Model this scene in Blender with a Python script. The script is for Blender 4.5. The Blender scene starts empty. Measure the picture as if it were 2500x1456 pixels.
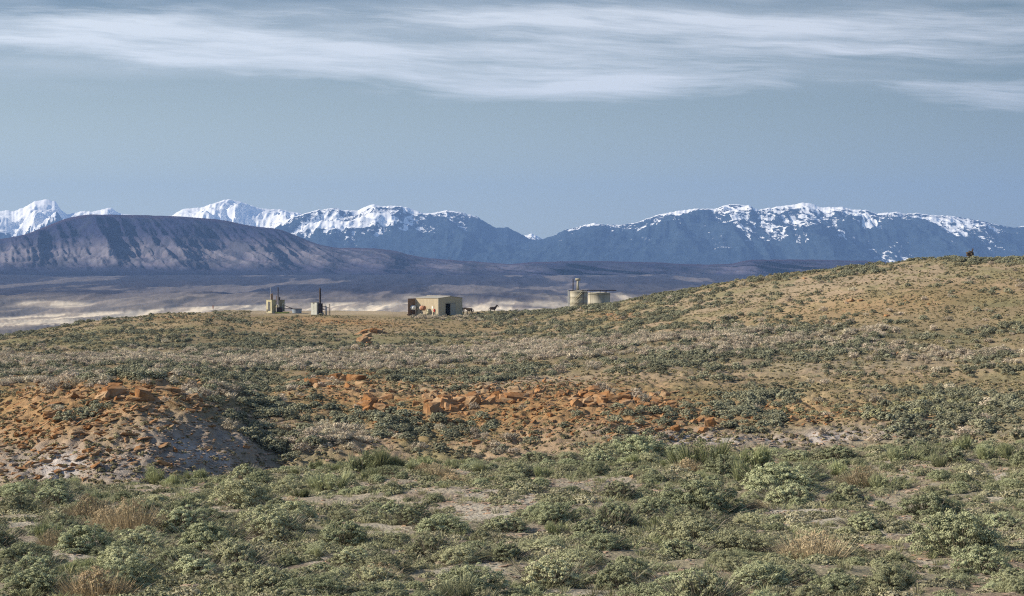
import bpy, math, random
import numpy as np
from mathutils import Vector
C = bpy.context.scene
COL = C.collection
R = math.radians
PI = math.pi

# ------------------------------------------------------------------ camera
F = 5000.0                      # focal length in photograph pixels (2500 wide)
PITCH = math.atan(103.0 / F)    # horizon lies 103 px above the middle
cam = bpy.data.cameras.new('camera')
cam.lens = 72.0; cam.sensor_width = 36.0
cam.clip_start = 0.5; cam.clip_end = 120000.0
camo = bpy.data.objects.new('camera', cam); COL.objects.link(camo)
camo.rotation_euler = (PI / 2 - PITCH, 0, 0)
C.camera = camo
C.render.resolution_x = 1024; C.render.resolution_y = 596

# ------------------------------------------------------------------ sun, sky, exposure
SUN_EL, SUN_AZ = R(30), R(-92)          # azimuth from the view direction, negative to the left
sd = bpy.data.lights.new('sun', 'SUN'); sd.energy = 5.0; sd.angle = R(0.6); sd.color = (1.0, 0.88, 0.70)
so = bpy.data.objects.new('sun', sd); COL.objects.link(so)
sv = Vector((math.sin(SUN_AZ) * math.cos(SUN_EL), math.cos(SUN_AZ) * math.cos(SUN_EL), math.sin(SUN_EL)))
so.rotation_euler = sv.to_track_quat('Z', 'Y').to_euler()
C.view_settings.view_transform = 'Standard'; C.view_settings.look = 'None'
C.view_settings.exposure = 0.56; C.view_settings.gamma = 1.0
C.cycles.use_denoising = False; C.cycles.filter_width = 1.15
C.cycles.volume_bounces = 0; C.cycles.max_bounces = 4; C.cycles.diffuse_bounces = 2
C.cycles.transparent_max_bounces = 4

W = bpy.data.worlds.new('World'); C.world = W; W.use_nodes = True


class NG:
    """small helper for node graphs"""
    def __init__(self, tree): self.t = tree; self.n = tree.nodes; self.l = tree.links
    def new(self, kind, **kw):
        n = self.n.new(kind)
        for k, v in kw.items(): setattr(n, k, v)
        return n
    def put(self, sock, v):
        if isinstance(v, bpy.types.NodeSocket): self.l.new(v, sock)
        elif v is not None: sock.default_value = v
    def m(self, op, a, b=None, c=None, clamp=False):
        n = self.new('ShaderNodeMath', operation=op, use_clamp=clamp)
        self.put(n.inputs[0], a)
        if b is not None: self.put(n.inputs[1], b)
        if c is not None: self.put(n.inputs[2], c)
        return n.outputs[0]
    def mr(self, v, a, b, c=0.0, d=1.0, smooth=False):
        n = self.new('ShaderNodeMapRange'); n.clamp = True
        if smooth: n.interpolation_type = 'SMOOTHSTEP'
        self.put(n.inputs[0], v)
        for i, x in enumerate((a, b, c, d)): self.put(n.inputs[1 + i], x)
        return n.outputs[0]
    def mix(self, f, a, b, blend='MIX'):
        n = self.new('ShaderNodeMix', data_type='RGBA', blend_type=blend)
        self.put(n.inputs[0], f)
        for i, v in ((6, a), (7, b)):
            if isinstance(v, (tuple, list)): v = (*v[:3], 1.0)
            self.put(n.inputs[i], v)
        return n.outputs[2]
    def xyz(self, x, y, z):
        n = self.new('ShaderNodeCombineXYZ')
        for i, v in enumerate((x, y, z)): self.put(n.inputs[i], v)
        return n.outputs[0]
    def noise(self, vec, scale, detail=4.0, rough=0.55, dist=0.0, out=0):
        n = self.new('ShaderNodeTexNoise')
        if vec is not None: self.put(n.inputs['Vector'], vec)
        n.inputs['Scale'].default_value = scale; n.inputs['Detail'].default_value = detail
        n.inputs['Roughness'].default_value = rough; n.inputs['Distortion'].default_value = dist
        return n.outputs[out]
    def voro(self, vec, scale, feature='F1', out='Distance'):
        n = self.new('ShaderNodeTexVoronoi', feature=feature)
        if vec is not None: self.put(n.inputs['Vector'], vec)
        n.inputs['Scale'].default_value = scale
        return n.outputs[out]


def build_world():
    g = NG(W.node_tree); bg = g.n['Background']
    sky = g.new('ShaderNodeTexSky', sky_type='NISHITA')
    sky.sun_disc = False; sky.sun_elevation = SUN_EL; sky.sun_rotation = SUN_AZ
    sky.air_density = 1.0; sky.dust_density = 0.4; sky.ozone_density = 1.6
    tc = g.new('ShaderNodeTexCoord')
    sp = g.new('ShaderNodeSeparateXYZ'); g.l.new(tc.outputs['Generated'], sp.inputs[0])
    yy = g.m('MAXIMUM', sp.outputs[1], 0.08)
    az = g.m('DIVIDE', sp.outputs[0], yy)            # tangent of the azimuth: -0.25 .. 0.25 in view
    el = g.m('DIVIDE', sp.outputs[2], yy)            # 0 .. 0.125 in view
    # wind-drawn streaks: noise stretched along the azimuth and bent a little
    warp = g.m('MULTIPLY', g.m('SUBTRACT', g.noise(g.xyz(g.m('MULTIPLY', az, 7.0), g.m('MULTIPLY', el, 20.0), 3.1), 1.0, 3.0), 0.5), 0.017)
    el2 = g.m('ADD', g.m('ADD', el, warp), g.m('MULTIPLY', az, 0.045))
    st = g.noise(g.xyz(g.m('MULTIPLY', az, 9.0), g.m('MULTIPLY', el2, 95.0), 0.0), 1.0, 6.0, 0.58)
    st2 = g.noise(g.xyz(g.m('MULTIPLY', az, 26.0), g.m('MULTIPLY', el2, 420.0), 7.0), 1.0, 4.0, 0.6)
    big = g.noise(g.xyz(g.m('MULTIPLY', az, 5.0), g.m('MULTIPLY', el2, 40.0), 5.0), 1.0, 3.0, 0.5)
    total = None
    # cloud banks: (px, py, half width, half height, tilt, strength), photograph pixels turned into directions
    for px, py, w, h, tilt, a in ((250, 95, 400, 48, .04, 1.0), (700, 138, 420, 34, .07, .85), (1150, 185, 420, 30, .06, .75),
                                  (1560, 195, 300, 34, -.05, .80), (1400, 48, 420, 24, .01, .95), (1750, 62, 220, 16, .03, .7),
                                  (1500, 118, 520, 34, 0, .62), (2180, 122, 300, 22, .03, .75), (2380, 235, 230, 40, 0, .62), (2150, 60, 420, 40, .02, .55), (1000, 60, 600, 50, 0, .33),
                                  (2350, 50, 300, 30, 0, .35), (1900, 215, 200, 20, -.1, .25), (3300, 150, 500, 60, 0, .6), (-700, 120, 500, 60, 0, .6)):
        a0 = (px - 1250) / F; e0 = (625 - py) / F
        da = g.m('SUBTRACT', az, a0)
        de = g.m('ADD', g.m('SUBTRACT', g.m('ADD', el, warp), e0), g.m('MULTIPLY', da, tilt))
        # crisper below, softer above
        q = g.m('ADD', g.m('POWER', g.m('DIVIDE', g.m('ABSOLUTE', da), w * 1.08 / F), 2.0),
                g.m('POWER', g.m('DIVIDE', g.m('ABSOLUTE', de), h * 1.3 / F), 2.0))
        t = g.m('MULTIPLY', g.m('EXPONENT', g.m('MULTIPLY', q, -1.0)), a)
        total = t if total is None else g.m('ADD', total, t)
    total = g.m('MINIMUM', total, 1.15)
    st3 = g.noise(g.xyz(g.m('MULTIPLY', az, 60.0), g.m('MULTIPLY', el2, 1100.0), 2.0), 1.0, 5.0, 0.65)
    tex = g.m('ADD', g.m('MULTIPLY', g.mr(st, 0.36, 0.66), 0.56), g.m('MULTIPLY', g.m('ADD', g.m('MULTIPLY', g.mr(st2, 0.3, 0.7), .6), g.m('MULTIPLY', g.mr(st3, 0.3, 0.7), .4)), 0.42))
    cl = g.mr(g.m('ADD', g.m('MULTIPLY', total, 0.95), g.m('MULTIPLY', g.m('SUBTRACT', tex, 0.5), 1.15)), 0.12, 1.15)
    cl = g.m('MULTIPLY', cl, g.mr(total, 0.02, 0.35))
    # thin veil everywhere above the lower edge of the cloud sheet
    veil = g.m('MULTIPLY', g.mr(el, 0.072, 0.105, 0, 1, True), g.m('MULTIPLY', g.mr(g.m('ADD', g.m('MULTIPLY', st, 0.6), g.m('MULTIPLY', big, 0.5)), 0.42, 0.72), 0.58))
    cl = g.m('MAXIMUM', cl, veil)
    cl = g.m('MULTIPLY', cl, 0.92, clamp=True)
    # clear sky: the Nishita sky, evened out toward a blue that pales to the horizon and deepens away from the sun
    elc = g.m('POWER', g.mr(el, -0.005, 0.135), 1.35)
    base = g.mix(elc, (5.9, 6.7, 6.0), (1.05, 1.62, 2.35))
    side = g.mr(az, -0.30, 0.30)
    base = g.mix(g.m('MULTIPLY', g.m('POWER', side, 1.3), 0.80), base, (.90, 1.28, 1.45))
    skyc = g.mix(0.80, sky.outputs[0], base)
    back = g.mr(sp.outputs[1], 0.0, 0.35)
    up = g.mr(el, 0.3, 0.9)
    k = g.m('MULTIPLY', back, g.m('SUBTRACT', 1.0, up))
    clear = g.mix(k, sky.outputs[0], skyc)
    cloudc = g.mix(g.m('MULTIPLY', side, 0.5), (7.0, 7.5, 8.0), (5.0, 5.2, 5.8))
    fin = g.mix(g.m('MULTIPLY', cl, back), clear, cloudc)
    g.l.new(fin, bg.inputs[0]); bg.inputs[1].default_value = 0.085


build_world()

# ------------------------------------------------------------------ small tools
def tag(o, label=None, cat=None, group=None, kind=None):
    if label: o['label'] = label
    if cat: o['category'] = cat
    if group: o['group'] = group
    if kind: o['kind'] = kind
    return o


def link(name, me, parent=None, mat=None):
    o = bpy.data.objects.new(name, me); COL.objects.link(o)
    if mat is not None and len(me.materials) == 0: me.materials.append(mat)
    if parent is not None: o.parent = parent
    return o


def empty(name, loc=(0, 0, 0), rz=0.0, s=None):
    o = bpy.data.objects.new(name, None); COL.objects.link(o)
    o.location = loc; o.rotation_euler = (0, 0, rz); o.empty_display_size = 0.3
    if s is not None: o.scale = (s, s, s) if not hasattr(s, '__len__') else s
    return o


def np_mesh(name, verts, faces, mat=None, smooth=False, attrs=None, cols=None, fattr=None):
    """verts (n,3), faces (m,k) all with k corners"""
    verts = np.asarray(verts, dtype=np.float32); faces = np.asarray(faces, dtype=np.int32)
    me = bpy.data.meshes.new(name)
    m, k = faces.shape
    me.vertices.add(len(verts)); me.vertices.foreach_set('co', verts.ravel())
    me.loops.add(m * k); me.loops.foreach_set('vertex_index', faces.ravel())
    me.polygons.add(m)
    me.polygons.foreach_set('loop_start', np.arange(0, m * k, k, dtype=np.int32))
    me.polygons.foreach_set('loop_total', np.full(m, k, dtype=np.int32))
    me.update(calc_edges=True)
    if smooth: me.polygons.foreach_set('use_smooth', np.ones(m, dtype=bool))
    for a, v in (attrs or {}).items():
        at_ = me.attributes.new(a, 'FLOAT', 'POINT'); at_.data.foreach_set('value', np.asarray(v, dtype=np.float32).ravel())
    for a, v in (fattr or {}).items():
        at_ = me.attributes.new(a, 'FLOAT', 'FACE'); at_.data.foreach_set('value', np.asarray(v, dtype=np.float32).ravel())
    for a, v in (cols or {}).items():
        v = np.asarray(v, dtype=np.float32)
        v4 = np.concatenate([v, np.ones((len(v), 1), np.float32)], 1)
        at_ = me.attributes.new(a, 'FLOAT_COLOR', 'POINT'); at_.data.foreach_set('color', v4.ravel())
    if mat is not None: me.materials.append(mat)
    return me


def grid_faces(nu, nv):
    i = np.arange(nu - 1)[:, None] * nv + np.arange(nv - 1)[None, :]
    return np.stack([i, i + nv, i + nv + 1, i + 1], -1).reshape(-1, 4)


_T = np.random.RandomState(7).rand(512, 512)
def vn(x, y, seed=0):
    x = x + seed * 17.37; y = y + seed * 31.71
    xi = np.floor(x).astype(int); yi = np.floor(y).astype(int)
    fx = x - xi; fy = y - yi
    fx = fx * fx * fx * (fx * (fx * 6 - 15) + 10); fy = fy * fy * fy * (fy * (fy * 6 - 15) + 10)
    a = _T[xi & 511, yi & 511]; b = _T[(xi + 1) & 511, yi & 511]
    c = _T[xi & 511, (yi + 1) & 511]; d = _T[(xi + 1) & 511, (yi + 1) & 511]
    return (a * (1 - fx) + b * fx) * (1 - fy) + (c * (1 - fx) + d * fx) * fy


def fbm(x, y, octv=4, seed=0, gain=0.5, ridged=False):
    s = 0; a = 1; t = 0
    for k in range(octv):
        n = vn(x * 2 ** k, y * 2 ** k, seed + k * 3)
        if ridged: n = 1 - np.abs(2 * n - 1)
        s = s + a * n; t += a; a *= gain
    return s / t


def pchip(x, Y, xq):
    """monotone cubic interpolation; x (n,), Y (n,m), xq (q,) -> (q,m)"""
    x = np.asarray(x, float); Y = np.asarray(Y, float)
    one = Y.ndim == 1
    if one: Y = Y[:, None]
    h = np.diff(x)[:, None]; d = np.diff(Y, axis=0) / h
    M = np.zeros_like(Y)
    w1 = 2 * h[1:] + h[:-1]; w2 = h[1:] + 2 * h[:-1]
    with np.errstate(divide='ignore', invalid='ignore'):
        mm = (w1 + w2) / (w1 / d[:-1] + w2 / d[1:])
    ok = (d[:-1] * d[1:]) > 0
    M[1:-1] = np.where(ok, np.nan_to_num(mm), 0)
    M[0] = d[0]; M[-1] = d[-1]
    xq = np.clip(np.asarray(xq, float), x[0], x[-1])
    i = np.clip(np.searchsorted(x, xq, side='right') - 1, 0, len(x) - 2)
    t = ((xq - x[i]) / np.diff(x)[i])[:, None]; hh = h[i]
    r = ((2 * t**3 - 3 * t**2 + 1) * Y[i] + (t**3 - 2 * t**2 + t) * hh * M[i] + (-2 * t**3 + 3 * t**2) * Y[i + 1] + (t**3 - t**2) * hh * M[i + 1])
    return r[:, 0] if one else r


def row_slope(py):
    """z per metre of distance for photograph row py"""
    b = -(np.asarray(py, float) - 728) / F
    return (-math.sin(PITCH) + b * math.cos(PITCH)) / (math.cos(PITCH) + b * math.sin(PITCH))


def slope_row(v):
    """photograph row for a z / distance ratio"""
    s, c = math.sin(PITCH), math.cos(PITCH)
    b = (v * c + s) / (c - v * s)
    return 728 - b * F


def at(px, py, Y):
    return Vector(((px - 1250) / F * Y, Y, float(row_slope(py)) * Y))


# ------------------------------------------------------------------ materials
def newmat(name):
    m = bpy.data.materials.new(name); m.use_nodes = True
    g = NG(m.node_tree); b = g.n['Principled BSDF']
    b.inputs['Specular IOR Level'].default_value = 0.2
    return m, g, b


def plain(name, col, rough=0.6, metal=0.0, var=0.25, scale=3.0, streak=False, bump=0.0):
    m, g, b = newmat(name)
    tc = g.new('ShaderNodeTexCoord')
    v = tc.outputs['Object']
    if streak:
        mp = g.new('ShaderNodeMapping'); mp.inputs['Scale'].default_value = (1, 1, 0.15); g.l.new(v, mp.inputs[0]); v = mp.outputs[0]
    n = g.noise(v, scale, 5.0, 0.65)
    k = g.mr(n, 0.3, 0.7)
    lo = tuple(c * (1 - var) for c in col); hi = tuple(min(1, c * (1 + var * 0.6)) for c in col)
    g.l.new(g.mix(k, lo, hi), b.inputs['Base Color'])
    b.inputs['Roughness'].default_value = rough; b.inputs['Metallic'].default_value = metal
    if bump:
        bp = g.new('ShaderNodeBump'); bp.inputs['Strength'].default_value = bump; g.l.new(n, bp.inputs['Height']); g.l.new(bp.outputs[0], b.inputs['Normal'])
    return m


def leafy(name, dark, light, odd, trans=0.12):
    """foliage: colour differs from leaf to leaf (tone attribute, with shade painted in) and from plant to plant"""
    m, g, b = newmat(name)
    a = g.new('ShaderNodeAttribute', attribute_name='tone')
    oi = g.new('ShaderNodeObjectInfo')
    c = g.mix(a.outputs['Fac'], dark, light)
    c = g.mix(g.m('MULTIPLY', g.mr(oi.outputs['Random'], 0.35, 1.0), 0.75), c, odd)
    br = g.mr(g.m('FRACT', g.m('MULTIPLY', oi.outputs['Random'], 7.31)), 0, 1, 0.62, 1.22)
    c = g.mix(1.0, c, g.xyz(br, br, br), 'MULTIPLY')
    g.l.new(c, b.inputs['Base Color']); b.inputs['Roughness'].default_value = 0.85
    b.inputs['Specular IOR Level'].default_value = 0.1
    tr = g.new('ShaderNodeBsdfTranslucent'); g.l.new(c, tr.inputs[0])
    ms = g.new('ShaderNodeMixShader'); ms.inputs[0].default_value = trans
    g.l.new(b.outputs[0], ms.inputs[1]); g.l.new(tr.outputs[0], ms.inputs[2])
    g.l.new(ms.outputs[0], g.n['Material Output'].inputs[0])
    return m


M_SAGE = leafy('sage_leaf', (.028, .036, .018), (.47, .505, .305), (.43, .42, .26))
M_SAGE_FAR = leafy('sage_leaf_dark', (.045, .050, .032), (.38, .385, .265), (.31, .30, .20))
M_PALE = leafy('pale_shrub_leaf', (.22, .18, .14), (.72, .62, .49), (.56, .52, .38))
M_RABBIT = leafy('rabbitbrush_leaf', (.16, .18, .085), (.44, .47, .26), (.40, .41, .27))
M_DRY = leafy('dry_twig', (.26, .20, .12), (.66, .52, .33), (.50, .43, .29))
M_YEL = leafy('yellow_shrub_leaf', (.18, .18, .09), (.42, .41, .24), (.36, .36, .24))
M_MOSS = leafy('cushion_plant_leaf', (.13, .13, .07), (.37, .37, .23), (.42, .38, .27))
M_TUFT = leafy('slope_tuft_leaf', (.19, .165, .095), (.41, .345, .20), (.30, .29, .175))
M_STEM = plain('woody_stem', (.27, .235, .195), 0.9, var=0.4, scale=9)

# ------------------------------------------------------------------ ground: control rows of (distance, row or height) per column
CPX = np.array([-1200, -400, 0, 130, 330, 450, 560, 650, 760, 900, 1080, 1250, 1450, 1650, 1850, 2100, 2300, 2500, 2900, 3700], float)
n_ = len(CPX)
def const(v): return np.full(n_, float(v))
D = []; Z = []
def rowz(d, z): D.append(np.broadcast_to(np.asarray(d, float), (n_,)).copy()); Z.append(np.broadcast_to(np.asarray(z, float), (n_,)).copy())
def rowy(d, y): d = np.broadcast_to(np.asarray(d, float), (n_,)).copy(); D.append(d); Z.append(row_slope(np.broadcast_to(np.asarray(y, float), (n_,))) * d)
rowz(-15, -1.2)
rowz(0, -1.75)
rowz(14, -3.3)
rowy(32, 1492)
rowy(50, [1310, 1302, 1298, 1296, 1293, 1291, 1288, 1286, 1284, 1282, 1280, 1279, 1277, 1275, 1275, 1275, 1272, 1268, 1255, 1240])
YC = np.array([1230, 1205, 1196, 1194, 1186, 1178, 1166, 1158, 1150, 1142, 1133, 1128, 1122, 1116, 1114, 1114, 1102, 1088, 1060, 1020], float)
rowy(72, YC)                                                                      # 5 brow of the near slope
rowz(93, Z[5] - 4.6)                                                              # 6 drop behind it
rowy([150, 150, 150, 150, 152, 155, 160, 172, 168, 166, 166, 166, 166, 168, 168, 168, 166, 162, 160, 160],
     [1260, 1255, 1250, 1248, 1240, 1235, 1215, 1195, 1200, 1195, 1190, 1185, 1180, 1175, 1172, 1165, 1150, 1140, 1120, 1100])     # 7 draw
#    -1200 -400    0   130   330   450   560   650   760   900  1080  1250  1450  1650  1850  2100  2300  2500  2900  3700
rowy([178, 178, 176, 174, 174, 178, 184, 190, 192, 196, 198, 198, 198, 198, 192, 192, 192, 188, 188, 188],
     [1110, 1095, 1085, 1060, 1040, 1050, 1068, 1076, 1062, 1050, 1050, 1055, 1050, 1055, 1070, 1060, 1055, 1040, 1000, 960])      # 8
rowy([205, 204, 202, 200, 200, 204, 214, 226, 226, 226, 224, 224, 222, 222, 212, 212, 216, 216, 216, 216],
     [1010, 990, 975, 945, 926, 938, 955, 968, 966, 963, 965, 962, 958, 975, 1015, 1008, 1000, 975, 930, 880])                      # 9 knoll, ledge
rowy([225, 225, 225, 224, 224, 226, 245, 262, 252, 246, 246, 246, 246, 240, 236, 236, 240, 240, 240, 240],
     [985, 975, 962, 950, 936, 938, 950, 955, 945, 945, 945, 940, 930, 935, 960, 960, 955, 935, 895, 850])                          # 10
rowy([290, 290, 290, 290, 290, 290, 300, 310, 305, 300, 300, 300, 296, 290, 286, 286, 286, 284, 280, 280],
     [935, 930, 925, 918, 910, 910, 912, 912, 905, 910, 915, 905, 888, 880, 885, 880, 870, 850, 815, 790])                          # 11
rowy([400, 400, 410, 410, 415, 420, 425, 430, 430, 430, 430, 425, 410, 390, 370, 355, 345, 340, 330, 330],
     [890, 882, 872, 866, 858, 856, 855, 852, 850, 848, 846, 836, 815, 795, 785, 775, 765, 755, 740, 740])                          # 12 flat of thick sage
rowy([455, 455, 470, 480, 490, 500, 505, 510, 510, 510, 510, 505, 480, 450, 420, 395, 385, 380, 370, 370],
     [880, 862, 842, 826, 808, 802, 802, 802, 804, 804, 804, 796, 775, 748, 728, 705, 692, 688, 690, 710])                          # 13
rowy([510, 520, 540, 550, 556, 562, 566, 570, 570, 570, 570, 566, 545, 510, 475, 445, 430, 420, 415, 420],
     [895, 862, 822, 804, 775, 767, 768, 770, 770, 770, 773, 770, 751, 716, 686, 655, 637, 634, 645, 700])                          # 14 ridge, pad front
rowz(D[14] + [35, 35, 30, 28, 30, 36, 40, 40, 40, 40, 40, 40, 34, 30, 30, 30, 30, 30, 30, 30],
     Z[14] - [2.6, 2.2, 1.6, 1.0, .5, .2, .1, .05, .05, .05, .05, .1, .4, .5, .5, .5, .5, .5, .5, .5])                              # 15 pad back
rowz(D[15] + 120, -46 + 0 * D[15])                                                # 16
rowz(1250, -76)
rowz(2000, -84)
rowz(3000, -88)
rowz(4200, -91)
rowz(6000, -94)
rowz(8200, [-82] * n_)
rowz(10500, -82)
rowz(16000, -110)
rowz(26000, -110)
D = np.array(D); Z = np.array(Z)
K = len(D)
steps = [6, 6, 20, 90, 100, 24, 26, 80, 90, 50, 50, 70, 50, 60, 14, 14, 14, 20, 34, 34, 34, 34, 14, 8, 8]
SQ = np.concatenate([np.linspace(k, k + 1, steps[k], endpoint=False) for k in range(K - 1)] + [[K - 1]])
PXQ = np.concatenate([np.arange(-1200, -20, 20), np.arange(-20, 2520, 3.6), np.arange(2520, 3701, 20)])
Dg = pchip(CPX, D.T, PXQ); Zg = pchip(CPX, Z.T, PXQ)                # (cols, K)
Dg = pchip(np.arange(K), Dg.T, SQ).T; Zg = pchip(np.arange(K), Zg.T, SQ).T   # (cols, rows)
Ug = ((PXQ - 1250) / F)[:, None] * np.ones_like(Dg)
Xg = Ug * np.maximum(Dg, 30)
padm = np.exp(-np.clip(np.abs(PXQ[:, None] - 870) - 260, 0, None)**2 / 60.0**2) * np.clip(1 - np.abs(SQ[None, :] - 14.6) * 1.4, 0, 1)
near = 1 / (1 + np.exp((Dg - 900) / 150))
rough_ = (fbm(Xg / 22, Dg / 22, 4, 1) - .5) * 2.2 * np.clip((Dg - 80) / 80, 0, 1) + (fbm(Xg / 4, Dg / 4, 3, 2) - .5) * 0.5 + (fbm(Xg / .9, Dg / .9, 2, 3) - .5) * (0.12 + .55 * np.clip((Dg - 120) / 40, 0, 1) * np.clip((300 - Dg) / 60, 0, 1))
mid_ = np.clip((SQ - 7) / .8, 0, 1) * np.clip((10.2 - SQ) / .8, 0, 1)
gul = (fbm(Xg / 6 + Dg / 14, Dg / 22, 4, 9, ridged=True) - .55) * .85 * mid_[None, :]
Zg = Zg + near * (rough_ + gul) * (1 - 0.93 * padm)
farn = np.clip((Dg - 1100) / 900, 0, 1) * np.clip((9500 - Dg) / 2000, 0, 1)
Zg = Zg + farn * ((fbm(Xg / 420, Dg / 700, 4, 5) - .5) * 30 + (fbm(Xg / 80, Dg / 520, 5, 6, .55, True) - .5) * 15)
Yrow = slope_row(Zg / np.maximum(Dg, 1))
Pcol = PXQ[:, None] * np.ones_like(Dg)

# ground colour regions
def lerp(a, b, m): return a * (1 - m[..., None]) + np.asarray(b) * m[..., None]
def blob(px, py, cx, cy, w, h, tilt=0.0):
    dx = (px - cx); dy = (py - cy) - dx * tilt
    return np.exp(-(dx / w)**2 - (dy / h)**2)
def sm(x, a, b): t = np.clip((x - a) / (b - a), 0, 1); return t * t * (3 - 2 * t)

n1 = fbm(Xg / 9, Dg / 14, 5, 21); n2 = fbm(Xg / 3, Dg / 5, 5, 22); n3 = fbm(Xg / 60, Dg / 60, 4, 23)
col = np.zeros(Dg.shape + (3,)) + np.array([.265, .212, .130])                   # tan slope soil
col = lerp(col, (.19, .185, .10), sm(n1 * .6 + n3 * .4, .44, .57) * .8)         # thin green growth
col = lerp(col, (.36, .27, .20), sm(n2 * .5 + n3 * .5, .55, .66) * .6)
shaded_litter = np.clip(.8 * blob(Pcol, Yrow, 600, 845, 300, 20) + .9 * blob(Pcol, Yrow, 450, 913, 850, 16) + .6 * blob(Pcol, Yrow, 300, 875, 600, 18) + .9 * blob(Pcol, Yrow, 1750, 872, 620, 22, -.02) + .8 * blob(Pcol, Yrow, 2150, 815, 320, 20)
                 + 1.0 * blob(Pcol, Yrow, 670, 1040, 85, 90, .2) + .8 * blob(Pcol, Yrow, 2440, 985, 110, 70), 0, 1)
open_ = np.clip(blob(Pcol, Yrow, 1250, 942, 420, 20, -.04) + blob(Pcol, Yrow, 1950, 925, 480, 26) + blob(Pcol, Yrow, 2150, 735, 430, 34, -.12) + .9 * blob(Pcol, Yrow, 760, 795, 330, 11) + .7 * blob(Pcol, Yrow, 1900, 1000, 350, 20) + .6 * blob(Pcol, Yrow, 1200, 800, 200, 10), 0, 1)
col = lerp(col, (.34, .245, .14), open_ * (.35 + n2) * .75)
col = lerp(col, (.14, .125, .085), np.clip(shaded_litter * (n1 + .35), 0, 1) * .7)  # leaf litter with the shade under thick sage put into the soil colour
def orange_mask(px, py):
    m = blob(px, py, 260, 965, 260, 55) + blob(px, py, 80, 1060, 260, 90, -.1) + blob(px, py, 1180, 1010, 420, 70) + blob(px, py, 1500, 1005, 260, 55, .12) \
        + .8 * blob(px, py, 1960, 1012, 220, 28) + .7 * blob(px, py, 820, 940, 120, 40) + .32 * blob(px, py, 2150, 750, 220, 22, -.12) + .9 * blob(px, py, 820, 784, 170, 9, .05) \
        + .5 * blob(px, py, 1500, 775, 90, 14) + .5 * blob(px, py, 420, 775, 120, 10) + .6 * blob(px, py, 2250, 1020, 120, 40)
    return np.clip(m, 0, 1)
om = orange_mask(Pcol, Yrow) * (Dg > 110) * (Dg < 640)
col = lerp(col, (.31, .18, .085), np.clip(om * (.40 + 1.0 * n1), 0, 1) * .85)
gm = (.7 * blob(Pcol, Yrow, 60, 1120, 260, 60) + 1.1 * blob(Pcol, Yrow, 480, 1090, 190, 75, .10) + .9 * blob(Pcol, Yrow, 230, 1150, 260, 42) + 1.0 * blob(Pcol, Yrow, 1560, 1062, 150, 22, .05) + blob(Pcol, Yrow, 1720, 1075, 90, 16)
      + 1.0 * blob(Pcol, Yrow, 1950, 1075, 170, 24) + .8 * blob(Pcol, Yrow, 2230, 1050, 240, 28)) * (Dg > 110) * (Dg < 260)
col = lerp(col, (.29, .25, .215), np.clip(gm * (.5 + n2), 0, 1) * .95)
col = lerp(col, (.46, .43, .42), sm(gm * (n2 + .3 * n1), .64, .86) * .6)
pale = np.clip(blob(Pcol, Yrow, 1250, 935, 330, 16, -.05) + blob(Pcol, Yrow, 2100, 895, 500, 30, -.05) * .6 + blob(Pcol, Yrow, 1950, 705, 500, 40, -.15) * .35, 0, 1)
col = lerp(col, (.40, .33, .25), pale * .6)
# near slope: pinkish stony soil
nearm = sm(-Dg, -100, -86)
soil = np.array([.35, .31, .245]) * (0.75 + .5 * n2)[..., None]
soil = lerp(soil, (.26, .235, .15), sm(n1, .50, .62) * .6)
soil = lerp(soil, (.21, .155, .12), sm(fbm(Xg / 1.3, Dg / 2.6, 4, 33), .55, .66) * .6)
soil = lerp(soil, (.45, .415, .35), sm(fbm(Xg / 2, Dg / 4, 4, 31), .58, .68) * .7)
col = lerp(col, soil, nearm)
col = lerp(col, (.33, .27, .19), np.clip(padm * 1.3, 0, 1) * (Dg < 700))
# far plain
fp = sm(Dg, 640, 760)
plain_c = np.zeros_like(col) + np.array([.26, .225, .195])
f1 = fbm(Xg / 500, Dg / 1500, 5, 41); f2 = fbm(Xg / 75, Dg / 1300, 6, 42, .6)
plain_c = lerp(plain_c, (.11, .115, .135), sm(f1 * .6 + f2 * .4, .43, .56) * .85)
plain_c = lerp(plain_c, (.33, .28, .24), sm(f2, .52, .66) * .6)
sand = 1.2 * blob(Pcol, Yrow, 250, 778, 700, 9, -.045) + 1.3 * blob(Pcol, Yrow, 1430, 716, 330, 20, 0) + 1.3 * blob(Pcol, Yrow, 880, 752, 380, 10, -.01) + 1.3 * blob(Pcol, Yrow, 1260, 745, 260, 11, -.02) \
    + .7 * blob(Pcol, Yrow, 120, 742, 130, 12) + .6 * blob(Pcol, Yrow, 640, 765, 160, 9) + 1.0 * blob(Pcol, Yrow, 1650, 712, 260, 12)
sandm = sm((sand + .8 * blob(Pcol, Yrow, 1350, 735, 420, 26) + .7 * blob(Pcol, Yrow, 500, 766, 500, 12, -.02)) * (.55 + .9 * f2), .34, .60)
plain_c = lerp(plain_c, (.66, .58, .46), sandm)
plain_c = lerp(plain_c, (.27, .23, .20), sm(fbm(Xg / 45, Dg / 900, 5, 47, .6), .53, .59) * sandm * .75)
plain_c = lerp(plain_c, (.13, .12, .13), (np.clip(blob(Pcol, Yrow, 1290, 728, 190, 7, .03) + blob(Pcol, Yrow, 1330, 752, 180, 4, .06) + .9 * blob(Pcol, Yrow, 900, 735, 300, 5), 0, 1) * (.5 + f2)).clip(0, 1) * .85)
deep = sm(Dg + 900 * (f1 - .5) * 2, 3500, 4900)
plain_c = lerp(plain_c, (.030, .034, .060), deep * .95)  # cloud shade over the distant sage plain put into its colour
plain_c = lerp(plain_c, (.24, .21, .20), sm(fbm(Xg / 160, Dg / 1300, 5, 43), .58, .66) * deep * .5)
col = lerp(col, plain_c, fp)

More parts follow.
